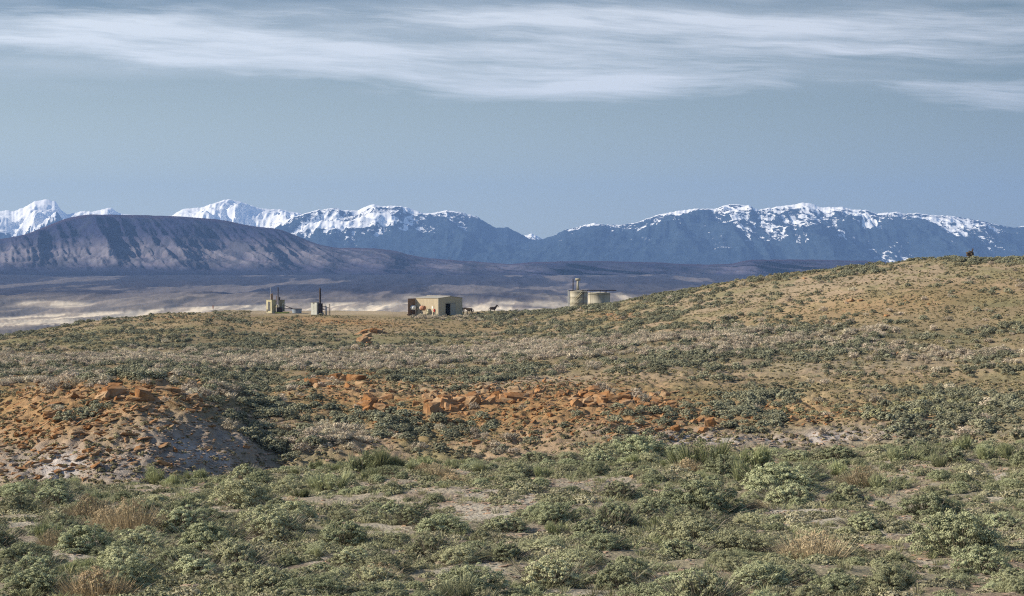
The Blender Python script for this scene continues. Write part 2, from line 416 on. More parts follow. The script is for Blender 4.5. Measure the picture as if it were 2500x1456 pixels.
mg, g, b = newmat('ground_soil')
a = g.new('ShaderNodeAttribute', attribute_name='col')
geo = g.new('ShaderNodeNewGeometry')
pos = geo.outputs['Position']
f1n = g.noise(pos, 2.2, 8.0, 0.72)
f2n = g.noise(pos, 13.0, 5.0, 0.7)
vor = g.voro(pos, 9.0)
k = g.m('ADD', g.m('MULTIPLY', g.mr(f1n, .3, .7), .6), g.m('MULTIPLY', g.mr(f2n, .3, .7), .4))
mpf = g.new('ShaderNodeMapping'); mpf.inputs['Scale'].default_value = (.034, .011, .05); g.l.new(pos, mpf.inputs[0])
wide = g.noise(mpf.outputs[0], 1.0, 9.0, .75)
k = g.m('ADD', g.m('MULTIPLY', k, .72), g.m('MULTIPLY', g.mr(wide, .32, .68), .28))
kk = g.mr(k, 0, 1, .50, 1.42)
c = g.mix(1.0, a.outputs['Color'], g.xyz(kk, kk, kk), 'MULTIPLY')
g.l.new(c, b.inputs['Base Color']); b.inputs['Roughness'].default_value = 0.95
b.inputs['Specular IOR Level'].default_value = 0.05
bp = g.new('ShaderNodeBump'); bp.inputs['Strength'].default_value = 0.9; bp.inputs['Distance'].default_value = 0.12
g.l.new(g.m('ADD', g.m('MULTIPLY', f1n, 1.0), g.m('MULTIPLY', g.m('SUBTRACT', 1.0, vor), .35)), bp.inputs['Height'])
g.l.new(bp.outputs[0], b.inputs['Normal'])

V = np.stack([Xg, Dg, Zg], -1).reshape(-1, 3)
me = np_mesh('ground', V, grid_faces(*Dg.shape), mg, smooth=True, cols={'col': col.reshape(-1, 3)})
tag(link('ground', me), kind='structure')

UQ = (PXQ - 1250) / F
def sample(px, s):
    """ground points for photograph columns px and row parameter s (vectorised)"""
    px = np.asarray(px, float); s = np.asarray(s, float)
    ci = np.clip(np.searchsorted(PXQ, px, side='right') - 1, 0, len(PXQ) - 2); fc = (px - PXQ[ci]) / (PXQ[ci + 1] - PXQ[ci])
    ri = np.clip(np.searchsorted(SQ, s, side='right') - 1, 0, len(SQ) - 2); fr = (s - SQ[ri]) / (SQ[ri + 1] - SQ[ri])
    def bl(A): return (A[ci, ri] * (1 - fc) + A[ci + 1, ri] * fc) * (1 - fr) + (A[ci, ri + 1] * (1 - fc) + A[ci + 1, ri + 1] * fc) * fr
    d = bl(Dg)
    return np.stack([(px - 1250) / F * np.maximum(d, 30), d, bl(Zg)], -1)


def gz(X, Y):
    """ground height at a world point"""
    px = X / max(Y, 30) * F + 1250
    ci = int(np.clip(np.searchsorted(PXQ, px, side='right') - 1, 0, len(PXQ) - 2)); fc = (px - PXQ[ci]) / (PXQ[ci + 1] - PXQ[ci])
    z0 = np.interp(Y, Dg[ci], Zg[ci]); z1 = np.interp(Y, Dg[ci + 1], Zg[ci + 1])
    return float(z0 * (1 - fc) + z1 * fc)


def find_s(px, py, s0, s1):
    """row parameter where the ground shows at photograph row py between s0 and s1"""
    ss = np.linspace(s0, s1, 160); P = sample(np.full(160, float(px)), ss)
    rows = slope_row(P[:, 2] / P[:, 1])
    return float(ss[int(np.argmin(np.abs(rows - py)))])


# ------------------------------------------------------------------ mesa and low hills
def lin(pts, x): p = np.array(pts, float); return pchip(p[:, 0], p[:, 1], x)


def mesa_mesh():
    pxs = np.arange(-1600, 4100, 3.0)
    top = lin([(-1600, 640), (-900, 620), (-300, 600), (0, 583), (60, 573), (110, 554), (180, 529), (230, 524), (330, 525), (430, 528), (475, 531), (540, 537), (600, 549), (640, 555), (680, 560),
               (720, 574), (780, 597), (830, 605), (900, 606), (960, 612), (1000, 622), (1050, 631), (1120, 636), (1200, 642), (1250, 645), (1310, 640), (1450, 638), (1600, 641),
               (1700, 647), (1780, 645), (1830, 636), (1950, 634), (2100, 637), (2250, 644), (2500, 650), (3100, 640), (4100, 650)], pxs)
    top = top + (fbm(pxs / 18, pxs * 0, 4, 51) - .5) * 2.0
    nt = 170
    t = np.linspace(0, 1.45, nt)
    P, T = np.meshgrid(pxs, t, indexing='ij')
    Tp = np.repeat(top[:, None], nt, 1)
    base_row = lin([(-1600, 668), (0, 664), (500, 668), (1000, 676), (1300, 690), (1700, 694), (2100, 690), (4100, 680)], pxs)[:, None]
    D0 = 8300.0; D1 = lin([(-1600, 9600), (0, 9700), (500, 9900), (900, 9600), (1300, 9300), (4100, 9300)], pxs)[:, None]
    tt = np.clip(T, 0, 1)
    zb = row_slope(base_row) * D0
    zt = row_slope(Tp) * D1
    Hh = zt - zb
    # gullies: spurs run toward the viewer and fan out at their feet
    fan = 1 - .35 * (1 - tt)
    q = P * fan + 40 * (fbm(P / 160, T * 1.2, 3, 60) - .5) + 9 * (fbm(P / 30, T * 5, 3, 59) - .5)
    spur = sum(a_ * np.exp(-((P - c_) / w_)**2) for c_, w_, a_ in ((60, 70, .7), (250, 60, .55), (430, 85, 1.0), (640, 80, .9), (790, 45, .5), (930, 60, .8), (1120, 60, .5), (1330, 80, .5), (1550, 90, .6), (1840, 70, .9), (2080, 90, .5), (-250, 110, .9), (-600, 120, .8)))
    r1 = fbm(q / 110, T * .6, 2, 61, ridged=True) - .5
    r2 = fbm(q / 38, T * 1.2, 3, 62, ridged=True) - .5
    r3 = fbm(q / 12, T * 3.0, 4, 63, ridged=True) - .5
    bell = np.interp(tt, [0, .10, .35, .6, .78, .9, 1], [0, .25, .85, 1, .7, .22, 0])
    prof = np.interp(tt, [0, .12, .3, .45, .62, .78, .9, 1], [0, .03, .115, .25, .50, .80, .92, 1])
    foot = np.exp(-((tt - .18) / .10)**2) * (fbm(P / 45, T * 6, 4, 58) - .42)
    z = zb + Hh * prof + Hh * bell * (.13 * (spur - .4) + .15 * r1 + .27 * r2 + .17 * r3) + 36 * foot
    rel = (z - zb) / np.maximum(Hh, 1)
    z = z + Hh * .020 * np.sin(rel * 34 + 3 * fbm(P / 80, T, 2, 66)) * bell + Hh * .05 * (fbm(P / 5, T * 16, 4, 73) - .5) * bell
    dd = D0 + (D1 - D0) * tt - bell * (260 * r1 + 380 * (spur - .4))
    back = T > 1
    z = np.where(back, zt - (T - 1) * 40 + (fbm(P / 60, T * 9, 3, 67) - .5) * 10 * np.clip((T - 1) * 10, 0, 1), z)
    dd = np.where(back, D1 + (T - 1) * 9000, dd)
    lim = row_slope(Tp + 2.0) * dd                      # spurs stay below the rim as seen from the front
    z = np.where((tt < .985) & (~back), np.minimum(z, lim - 6 * (1 - tt)), z)
    lastc = T > 1.40
    z = np.where(lastc, -160, z)
    z[:, 0] -= 30
    X = (P - 1250) / F * dd
    # colour: pale badlands low on the spurs, darker brush on top and in the gullies
    slope_n = r2 * .7 + r3 * .8 + r1 * .2 + .12 * spur
    c = np.zeros(P.shape + (3,)) + np.array([.022, .024, .055])  # haze blue and cloud shade painted into the mesa's own dark colour
    rows = slope_row(z / dd)
    bad = 1.15 * blob(P, rows, 500, 622, 400, 30) + .8 * blob(P, rows, 60, 625, 160, 22) + .6 * blob(P, rows, 1150, 652, 160, 12) + .35 * blob(P, rows, 1900, 665, 500, 20)
    c = lerp(c, (.150, .140, .160), np.clip(bad * (.35 + slope_n * 1.8 + (fbm(P / 18, T * 22, 4, 69) - .5) * 1.1), 0, 1) * .95)
    strat = np.sin(rel * 46 + 5 * fbm(P / 120, T * 2, 3, 71)) * .5 + .5
    c = lerp(c, (.145, .125, .145), np.clip(bad, 0, 1) * sm(strat * (fbm(P / 25, T * 14, 4, 72) + .25), .48, .66) * .55)
    c = lerp(c, (.030, .034, .048), sm(fbm(P / 30, T * 12, 4, 70), .52, .64) * .55)
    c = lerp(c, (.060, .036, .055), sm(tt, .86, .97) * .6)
    c = lerp(c, (.030, .034, .060), sm(-tt, -.22, -.03))  # foot takes on the plain's painted cloud shade
    m, g, b = newmat('mesa_rock')
    a = g.new('ShaderNodeAttribute', attribute_name='col'); geo = g.new('ShaderNodeNewGeometry')
    nn = g.mr(g.noise(geo.outputs['Position'], .012, 8.0, .7), .3, .7, .7, 1.3)
    g.l.new(g.mix(1.0, a.outputs['Color'], g.xyz(nn, nn, nn), 'MULTIPLY'), b.inputs['Base Color']); b.inputs['Roughness'].default_value = 1
    b.inputs['Specular IOR Level'].default_value = 0
    Vv = np.stack([X, dd, z], -1).reshape(-1, 3)
    return np_mesh('mesa', Vv, grid_faces(*P.shape), m, smooth=True, cols={'col': c.reshape(-1, 3)})


tag(link('mesa_hills', mesa_mesh()), kind='structure')

# ------------------------------------------------------------------ snowy mountains
def mountain_mat():
    m, g, b = newmat('mountain_rock_and_snow')
    a = g.new('ShaderNodeAttribute', attribute_name='snow'); geo = g.new('ShaderNodeNewGeometry')
    p = geo.outputs['Position']
    mp = g.new('ShaderNodeMapping'); mp.inputs['Scale'].default_value = (1, .35, 1.6); g.l.new(p, mp.inputs[0])
    n = g.noise(mp.outputs[0], .0185, 10.0, .70, .6)
    n2 = g.noise(p, .0016, 4.0, .6)
    s = g.m('ADD', a.outputs['Fac'], g.m('ADD', g.m('MULTIPLY', g.m('SUBTRACT', n, .5), 2.3), g.m('MULTIPLY', g.m('SUBTRACT', n2, .5), .9)))
    k = g.mr(s, .46, .54)
    rock = g.mix(g.mr(n, .3, .7), (.008, .018, .028), (.038, .055, .066))
    g.l.new(g.mix(k, rock, (.93, .94, .95)), b.inputs['Base Color']); b.inputs['Roughness'].default_value = .9
    b.inputs['Specular IOR Level'].default_value = 0
    return m


M_MOUNT = mountain_mat()


def range_mesh(name, pts, D0, D1, seed, snow_row, snow_gain, amp=.30, step=2.2):
    x0, x1 = pts[0][0], pts[-1][0]
    pxs = np.arange(x0, x1 + 1, step)
    pa = np.array(pts, float)
    top = np.interp(pxs, pa[:, 0], pa[:, 1]) + (fbm(pxs / 11, pxs * 0, 5, seed, .6, True) - .5) * -4.0
    nt = 150
    t = np.concatenate([np.linspace(0, 1, nt - 12), 1 + np.linspace(.02, .5, 12)])
    P, T = np.meshgrid(pxs, t, indexing='ij')
    tt = np.clip(T, 0, 1)
    dd = D0 + (D1 - D0) * T
    Tp = np.repeat(top[:, None], nt, 1)
    zt = row_slope(Tp) * D1; zb = -120.0; Hh = zt - zb
    X = (P - 1250) / F * dd
    q = X / 1300; w = dd / 1900
    wq = q + .7 * (fbm(q * .7, w * .7, 3, seed + 1) - .5)
    r = fbm(wq, w, 5, seed + 2, .55, ridged=True) - .55
    r2 = fbm(wq * 3.2, w * 1.6, 4, seed + 5, .6, ridged=True) - .55
    prof = .15 * tt + .85 * tt ** 1.25
    bell = np.clip((1 - tt) * 3.2, 0, 1) * np.clip(tt * 4, 0, 1)
    fine = np.clip((1 - tt) * 14, 0, 1) * np.clip(tt * 4, 0, 1)
    z = zb + Hh * prof + Hh * (bell * amp * 2.3 * r + fine * amp * .60 * r2)
    lim = row_slope(Tp + 1.0) * dd
    z = np.where(tt < .99, np.minimum(z, lim - 3), z)
    z = np.where(T > 1, zt - (T - 1) * 900, z)
    rows = slope_row(z / dd)
    sr = lin(snow_row, pxs)[:, None]
    dx = np.gradient(z, axis=0) / np.maximum(np.abs(np.gradient(X, axis=0)), .1)      # rise to the right: faces the sun
    hf = (sr - rows) / 52.0
    snow = .475 + np.clip(hf, -1.6, 1.3) * .46 * snow_gain - r2 * 1.7 * fine - r * .9 * bell - np.clip(np.abs(dx) - .45, 0, 1) * .6
    Vv = np.stack([X, dd, z], -1).reshape(-1, 3)
    me = np_mesh(name, Vv, grid_faces(*P.shape), M_MOUNT, smooth=True, attrs={'snow': snow})
    return tag(link(name, me), kind='structure')


range_mesh('mountains_far', [(-1500, 530), (-700, 510), (-300, 530), (-120, 505), (-50, 520), (0, 516), (22, 514), (36, 517), (58, 507), (86, 492), (115, 487), (137, 494), (151, 514), (165, 525),
            (201, 516), (230, 517), (270, 507), (291, 521), (330, 527), (400, 530), (421, 526), (446, 512), (493, 507), (525, 496), (557, 487), (575, 490), (604, 499), (626, 507), (647, 510),
            (683, 512), (727, 520), (800, 540), (900, 560), (1100, 585), (1260, 582), (1298, 571), (1330, 585), (1500, 610)], 21000, 24500, 80, [(-1500, 575), (-200, 580), (300, 575), (560, 600), (800, 600), (1290, 595), (1500, 590)], 1.9, .34)
range_mesh('mountains_middle', [(560, 640), (600, 590), (651, 556), (690, 541), (719, 530), (773, 514), (820, 508), (838, 514), (874, 514), (900, 502), (913, 500), (932, 505), (974, 503), (999, 508),
            (1034, 521), (1057, 521), (1092, 514), (1124, 519), (1165, 530), (1185, 543), (1210, 557), (1239, 556), (1258, 565), (1290, 582), (1330, 592), (1400, 610), (1480, 640)], 17500, 21000, 101,
           [(560, 545), (700, 566), (860, 560), (960, 556), (1060, 556), (1110, 545), (1200, 530), (1480, 520)], 1.0, .36)
range_mesh('mountains_near', [(1130, 645), (1220, 608), (1322, 585), (1348, 577), (1380, 562), (1412, 554), (1450, 545), (1476, 549), (1508, 550), (1556, 543), (1604, 526), (1652, 516), (1697, 510),
            (1744, 511), (1773, 502), (1786, 499), (1827, 502), (1852, 513), (1888, 507), (1942, 499), (1960, 495), (1978, 498), (2003, 507), (2057, 506), (2082, 513), (2114, 513), (2140, 522),
            (2190, 518), (2212, 523), (2240, 521), (2266, 525), (2320, 528), (2392, 539), (2435, 549), (2474, 557), (2500, 552), (2600, 545), (2800, 525), (3200, 515), (4200, 560)], 17000, 20500, 131,
           [(1130, 548), (1400, 560), (1500, 562), (1650, 558), (1800, 560), (1960, 568), (2080, 572), (2300, 556), (2450, 552), (2600, 560), (4200, 560)], 1.0, .36)

# ------------------------------------------------------------------ haze
hb = np.array([[x, y, z] for x in (-16000, 16000) for y in (-400, 25800) for z in (-260, 900)], float)
hf_ = [[0, 1, 3, 2], [4, 6, 7, 5], [0, 4, 5, 1], [2, 3, 7, 6], [0, 2, 6, 4], [1, 5, 7, 3]]
mh = bpy.data.materials.new('haze_air'); mh.use_nodes = True
mh.node_tree.nodes.remove(mh.node_tree.nodes['Principled BSDF'])
pv = mh.node_tree.nodes.new('ShaderNodeVolumePrincipled')
pv.inputs['Color'].default_value = (.28, .50, 1.0, 1); pv.inputs['Density'].default_value = 3.6e-5; pv.inputs['Anisotropy'].default_value = 0.0
mh.node_tree.links.new(pv.outputs[0], mh.node_tree.nodes['Material Output'].inputs['Volume'])
tag(link('haze', np_mesh('haze', hb, hf_, mh)), kind='stuff')

# ------------------------------------------------------------------ plants
def quads(cen, nrm, size, rng, asp=1.0):
    """small leaf faces: centres (n,3), normals (n,3), size (n,)"""
    n = len(cen)
    nrm = nrm / np.maximum(np.linalg.norm(nrm, axis=1, keepdims=True), 1e-6)
    r = rng.normal(size=(n, 3)); u = np.cross(nrm, r); u /= np.maximum(np.linalg.norm(u, axis=1, keepdims=True), 1e-6)
    v = np.cross(nrm, u)
    u = u * size[:, None] * .5 * asp; v = v * size[:, None] * .5
    P = np.stack([cen - u - v, cen + u - v * .7, cen + u * .8 + v, cen - u * .9 + v], 1).reshape(-1, 3)
    return P, np.arange(n * 4).reshape(n, 4)


def tufted(seed, w, h, ntuft, nleaf, leaf, up=.35, tr=.115, lobes=3):
    """a shrub crown as rounded leaf tufts over an uneven dome, with gaps between"""
    rng = np.random.RandomState(seed)
    az = rng.rand(ntuft) * 2 * PI; cz = rng.rand(ntuft) ** .85
    sr = np.sqrt(1 - cz**2)
    rad = 1 + .22 * np.sin(az * lobes + rng.rand() * 6) + .14 * np.sin(az * (lobes + 2) + rng.rand() * 6)
    d = np.stack([np.cos(az) * sr, np.sin(az) * sr, cz], 1)
    dep = .62 + .38 * rng.rand(ntuft) ** .5
    c = np.stack([d[:, 0] * w / 2 * rad * dep, d[:, 1] * w / 2 * rad * dep, (.12 + .88 * d[:, 2] * (.78 + .3 * rng.rand(ntuft))) * h * dep], 1)
    trr = w * tr * (.65 + .7 * rng.rand(ntuft))
    n = ntuft * nleaf
    ti = np.repeat(np.arange(ntuft), nleaf)
    v = rng.normal(size=(n, 3)); v /= np.linalg.norm(v, axis=1, keepdims=True)
    v[:, 2] = np.abs(v[:, 2]) * .9 - .25
    rr = trr[ti] * (.55 + .45 * rng.rand(n))
    cen = c[ti] + v * rr[:, None] * np.array([1, 1, .85])
    nrm = v + .5 * d[ti] + np.array([0, 0, up]) + .45 * rng.normal(size=(n, 3))
    sz = leaf * (.6 + .8 * rng.rand(n))
    cen[:, 2] = np.maximum(cen[:, 2], .01)
    P, Fc = quads(cen, nrm, sz, rng, .75)
    tone = np.clip((.05 + .62 * (v[:, 2] * .5 + .5) + .25 * rng.rand(ntuft)[ti] + .25 * rng.rand(n)) * (.35 + .65 * ((dep[ti] - .62) / .38) ** .7) * 1.18, 0, 1)  # lit tops and shaded inner tufts put into the leaf colour
    return P, Fc, np.repeat(tone, 4), c, trr


def blades(seed, n, w, h, bw, lean=.5, curve=.25, base=.18, segs=2):
    """upright thin blades or twigs spraying from the base"""
    rng = np.random.RandomState(seed)
    a = rng.rand(n) * 2 * PI; r = np.sqrt(rng.rand(n))
    b0 = np.stack([np.cos(a) * r * w * base, np.sin(a) * r * w * base, np.zeros(n)], 1)
    a2 = a + rng.normal(size=n) * .4
    out = r * (.5 + .5 * rng.rand(n)) * w * .5 * (lean + .5)
    hh = h * (.55 + .45 * rng.rand(n)) * (1 - .35 * r**2)
    tip = b0 + np.stack([np.cos(a2) * out, np.sin(a2) * out, hh], 1)
    midp = b0 * .5 + tip * .5 + np.stack([-np.cos(a2) * curve * out * .4, -np.sin(a2) * curve * out * .4, hh * .08], 1)
    sd = rng.normal(size=(n, 3)); sd[:, 2] = 0; sd /= np.linalg.norm(sd, axis=1, keepdims=True)
    bwv = (bw * (.6 + .8 * rng.rand(n)))[:, None]
    P = np.stack([b0 - sd * bwv * .4, b0 + sd * bwv * .4, midp + sd * bwv * .5, midp - sd * bwv * .5, tip + sd * bwv * .15, tip - sd * bwv * .15], 1).reshape(-1, 3)
    i = np.arange(n)[:, None] * 6
    Fc = np.concatenate([i + [0, 1, 2, 3], i + [3, 2, 4, 5]], 1).reshape(-1, 4)
    tone = np.repeat(np.clip(.2 + .8 * rng.rand(n), 0, 1), 6) * np.tile([.5, .5, .85, .85, 1, 1], n)
    return P, Fc, tone


def stems_from(c, seed, k=18, w0=.016):
    """forked woody branches from the base to the tufts"""
    rng = np.random.RandomState(seed); Ps = []; Fs = []
    idx = rng.choice(len(c), min(k, len(c)), replace=False); o = 0
    for i in idx:
        t = c[i]; b_ = np.array([t[0] * .12, t[1] * .12, -.04]); m_ = np.array([t[0] * .55, t[1] * .55, t[2] * .35]) + rng.normal(size=3) * .02
        pts = [b_, m_, t]; ws = [w0, w0 * .7, w0 * .3]
        for p, w_ in zip(pts, ws):
            for q in range(3): Ps.append(p + np.array([math.cos(q * 2.09), math.sin(q * 2.09), 0]) * w_)
        for s_ in range(2):
            for q in range(3): Fs.append([o + s_ * 3 + q, o + s_ * 3 + (q + 1) % 3, o + s_ * 3 + 3 + (q + 1) % 3, o + s_ * 3 + 3 + q])
        o += 9
    return np.array(Ps), np.array(Fs)


def join_(parts):
    P = []; Fc = []; T = []; o = 0
    for p, f, t in parts: P.append(p); Fc.append(f + o); T.append(t); o += len(p)
    return np.concatenate(P), np.concatenate(Fc), np.concatenate(T)


def twiggy(st, s, w, h, n):
    """dead grey twigs poking out between the leaf tufts"""
    p, f, t = blades(s + 9, n, w * 1.12, h * 1.12, .011, 1.0, -.25, .3)
    P, Fc, _ = join_([(st[0], st[1], np.zeros(len(st[0]))), (p, f, t)])
    return P, Fc


def plant_mesh(kind, v):
    s = 1000 + v * 13 + sum(map(ord, kind))
    if kind == 'sage':
        w, h = [(1.25, .62), (1.5, .60), (1.0, .60), (1.35, .75), (1.7, .62), (1.1, .5), (.9, .45), (1.45, .70)][v]
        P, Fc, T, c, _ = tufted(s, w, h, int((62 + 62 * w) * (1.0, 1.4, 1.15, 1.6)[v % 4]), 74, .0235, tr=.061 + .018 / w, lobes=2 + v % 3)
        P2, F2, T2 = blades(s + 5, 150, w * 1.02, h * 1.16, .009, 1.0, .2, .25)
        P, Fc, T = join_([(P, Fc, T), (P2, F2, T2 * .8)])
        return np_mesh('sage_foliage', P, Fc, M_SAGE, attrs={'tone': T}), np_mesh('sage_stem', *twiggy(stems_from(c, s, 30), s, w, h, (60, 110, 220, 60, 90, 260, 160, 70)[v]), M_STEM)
    if kind == 'rabbit':
        w, h = [(1.1, .85), (1.3, 1.0), (.9, .7)][v]
        cl = []
        rr_ = np.random.RandomState(s)
        for j in range(9):                    # several broom-like stems, each with its own lean
            p_, f_, t_ = blades(s + j, 110, w * rr_.uniform(.3, .5), h * rr_.uniform(.6, 1.05), .015, .8, .15, .12)
            ox, oy = rr_.normal(size=2) * w * .19; ln = rr_.normal(size=2) * .22 + np.array([ox, oy]) * .8
            p_ = p_ + np.array([ox, oy, 0]) ; p_[:, 0] += p_[:, 2] * ln[0]; p_[:, 1] += p_[:, 2] * ln[1]
            cl.append((p_, f_, t_))
        p_, f_, t_, _c, _r = tufted(s, w * .8, h * .8, 46, 30, .026, tr=.10)
        P, Fc, T = join_(cl + [(p_, f_, t_)])
        c = np.random.RandomState(s).normal(size=(40, 3)) * [w * .25, w * .25, .1] + [0, 0, h * .5]
        return np_mesh('rabbit_foliage', P, Fc, M_RABBIT, attrs={'tone': T}), np_mesh('rabbit_stem', *stems_from(c, s, 22, .012), M_STEM)
    if kind == 'dry':
        w, h = [(1.0, .6), (1.2, .7)][v]
        P, Fc, T = join_([blades(s + j, 200, w * .9, h * (1.1 - .2 * j), .012, .8, -.2, .6) for j in range(3)])
        P1, F1, T1, c, _ = tufted(s, w, h * 1.05, 85, 48, .022, tr=.08)
        P, Fc, T = join_([(P, Fc, T), (P1, F1, T1)])
        return np_mesh('dry_foliage', P, Fc, M_DRY, attrs={'tone': T}), np_mesh('dry_stem', *stems_from(c, s, 26, .012), M_STEM)
    if kind == 'cushion':                    # low green mat plants
        P, Fc, T, c, _ = tufted(s, .5, .11, 34, 20, .030, tr=.15)
        return np_mesh('cushion_foliage', P, Fc, M_MOSS, attrs={'tone': T}), None
    if kind == 'grass':
        P, Fc, T = blades(s, 46, .28, .20, .009, .9, .3, .35)
        return np_mesh('grass_blades', P, Fc, M_YEL if v == 2 else (M_RABBIT if v else M_MOSS), attrs={'tone': T}), None
    mat = {'farsage': M_SAGE_FAR, 'farpale': M_PALE, 'faryel': M_YEL, 'fartuft': M_TUFT}[kind]
    if kind == 'fartuft':
        P, Fc, T, c, _ = tufted(s, .42, .20, 9, 9, .10, tr=.17)
    elif kind == 'farpale':
        P, Fc, T, c, _ = tufted(s, 1.3, .82, 34, 18, .075, tr=.12)
        P2, F2, T2 = blades(s, 70, 1.25, .95, .035, .9, .2, .3)
        P, Fc, T = join_([(P, Fc, T), (P2, F2, T2)])
    else:
        P, Fc, T, c, _ = tufted(s, 1.3, .68, 46, 20, .085, tr=.11)
    return np_mesh(kind, P, Fc, mat, attrs={'tone': T}), None


KIT = {k: [plant_mesh(k, v) for v in range(n)] for k, n in (('sage', 8), ('rabbit', 3), ('dry', 2))}
SIZE = {'sage': [1.25, 1.5, 1.0, 1.35, 1.7, 1.1, .9, 1.45], 'rabbit': [1.1, 1.3, .9], 'dry': [1.0, 1.2]}
LOOSE = {k: [bpy.data.objects.new(k + '_source', plant_mesh(k, v)[0]) for v in range(n)] for k, n in (('cushion', 4), ('grass', 3), ('farsage', 6), ('farpale', 4), ('faryel', 2), ('fartuft', 5))}
LOOSE['nearsage'] = [bpy.data.objects.new('sage_source', m_[0]) for m_ in KIT['sage'][5:8]]


def scatter(name, srcs, pts, scl, rotz, idx, tilt=None):
    """one object that holds a countless cover: instances on points through geometry nodes"""
    n = len(pts)
    me = bpy.data.meshes.new(name); me.vertices.add(n); me.vertices.foreach_set('co', np.asarray(pts, np.float32).ravel())
    a = me.attributes.new('scl', 'FLOAT_VECTOR', 'POINT'); a.data.foreach_set('vector', np.asarray(scl, np.float32).ravel())
    a = me.attributes.new('rot', 'FLOAT_VECTOR', 'POINT')
    rr = np.zeros((n, 3), np.float32); rr[:, 2] = rotz
    if tilt is not None: rr[:, :2] = tilt
    a.data.foreach_set('vector', rr.ravel())
    a = me.attributes.new('idx', 'INT', 'POINT'); a.data.foreach_set('value', np.asarray(idx, np.int32))
    o = link(name, me)
    ng = bpy.data.node_groups.new(name + '_nodes', 'GeometryNodeTree')
    ng.interface.new_socket('Geometry', in_out='INPUT', socket_type='NodeSocketGeometry')
    ng.interface.new_socket('Geometry', in_out='OUTPUT', socket_type='NodeSocketGeometry')
    N = ng.nodes; L = ng.links
    gi = N.new('NodeGroupInput'); go = N.new('NodeGroupOutput')
    iop = N.new('GeometryNodeInstanceOnPoints'); L.new(gi.outputs[0], iop.inputs['Points'])
    gti = N.new('GeometryNodeJoinGeometry')
    for s_ in reversed(srcs):
        oi = N.new('GeometryNodeObjectInfo'); oi.inputs['Object'].default_value = s_; oi.inputs['As Instance'].default_value = True
        L.new(oi.outputs['Geometry'], gti.inputs[0])
    L.new(gti.outputs[0], iop.inputs['Instance']); iop.inputs['Pick Instance'].default_value = True
    for nm, typ, sock in (('idx', 'INT', 'Instance Index'), ('rot', 'FLOAT_VECTOR', 'Rotation'), ('scl', 'FLOAT_VECTOR', 'Scale')):
        na = N.new('GeometryNodeInputNamedAttribute'); na.data_type = typ; na.inputs['Name'].default_value = nm
        L.new(na.outputs['Attribute'], iop.inputs[sock])
    L.new(iop.outputs[0], go.inputs[0])
    md = o.modifiers.new('scatter', 'NODES'); md.node_group = ng
    return o


rng = np.random.RandomState(11)
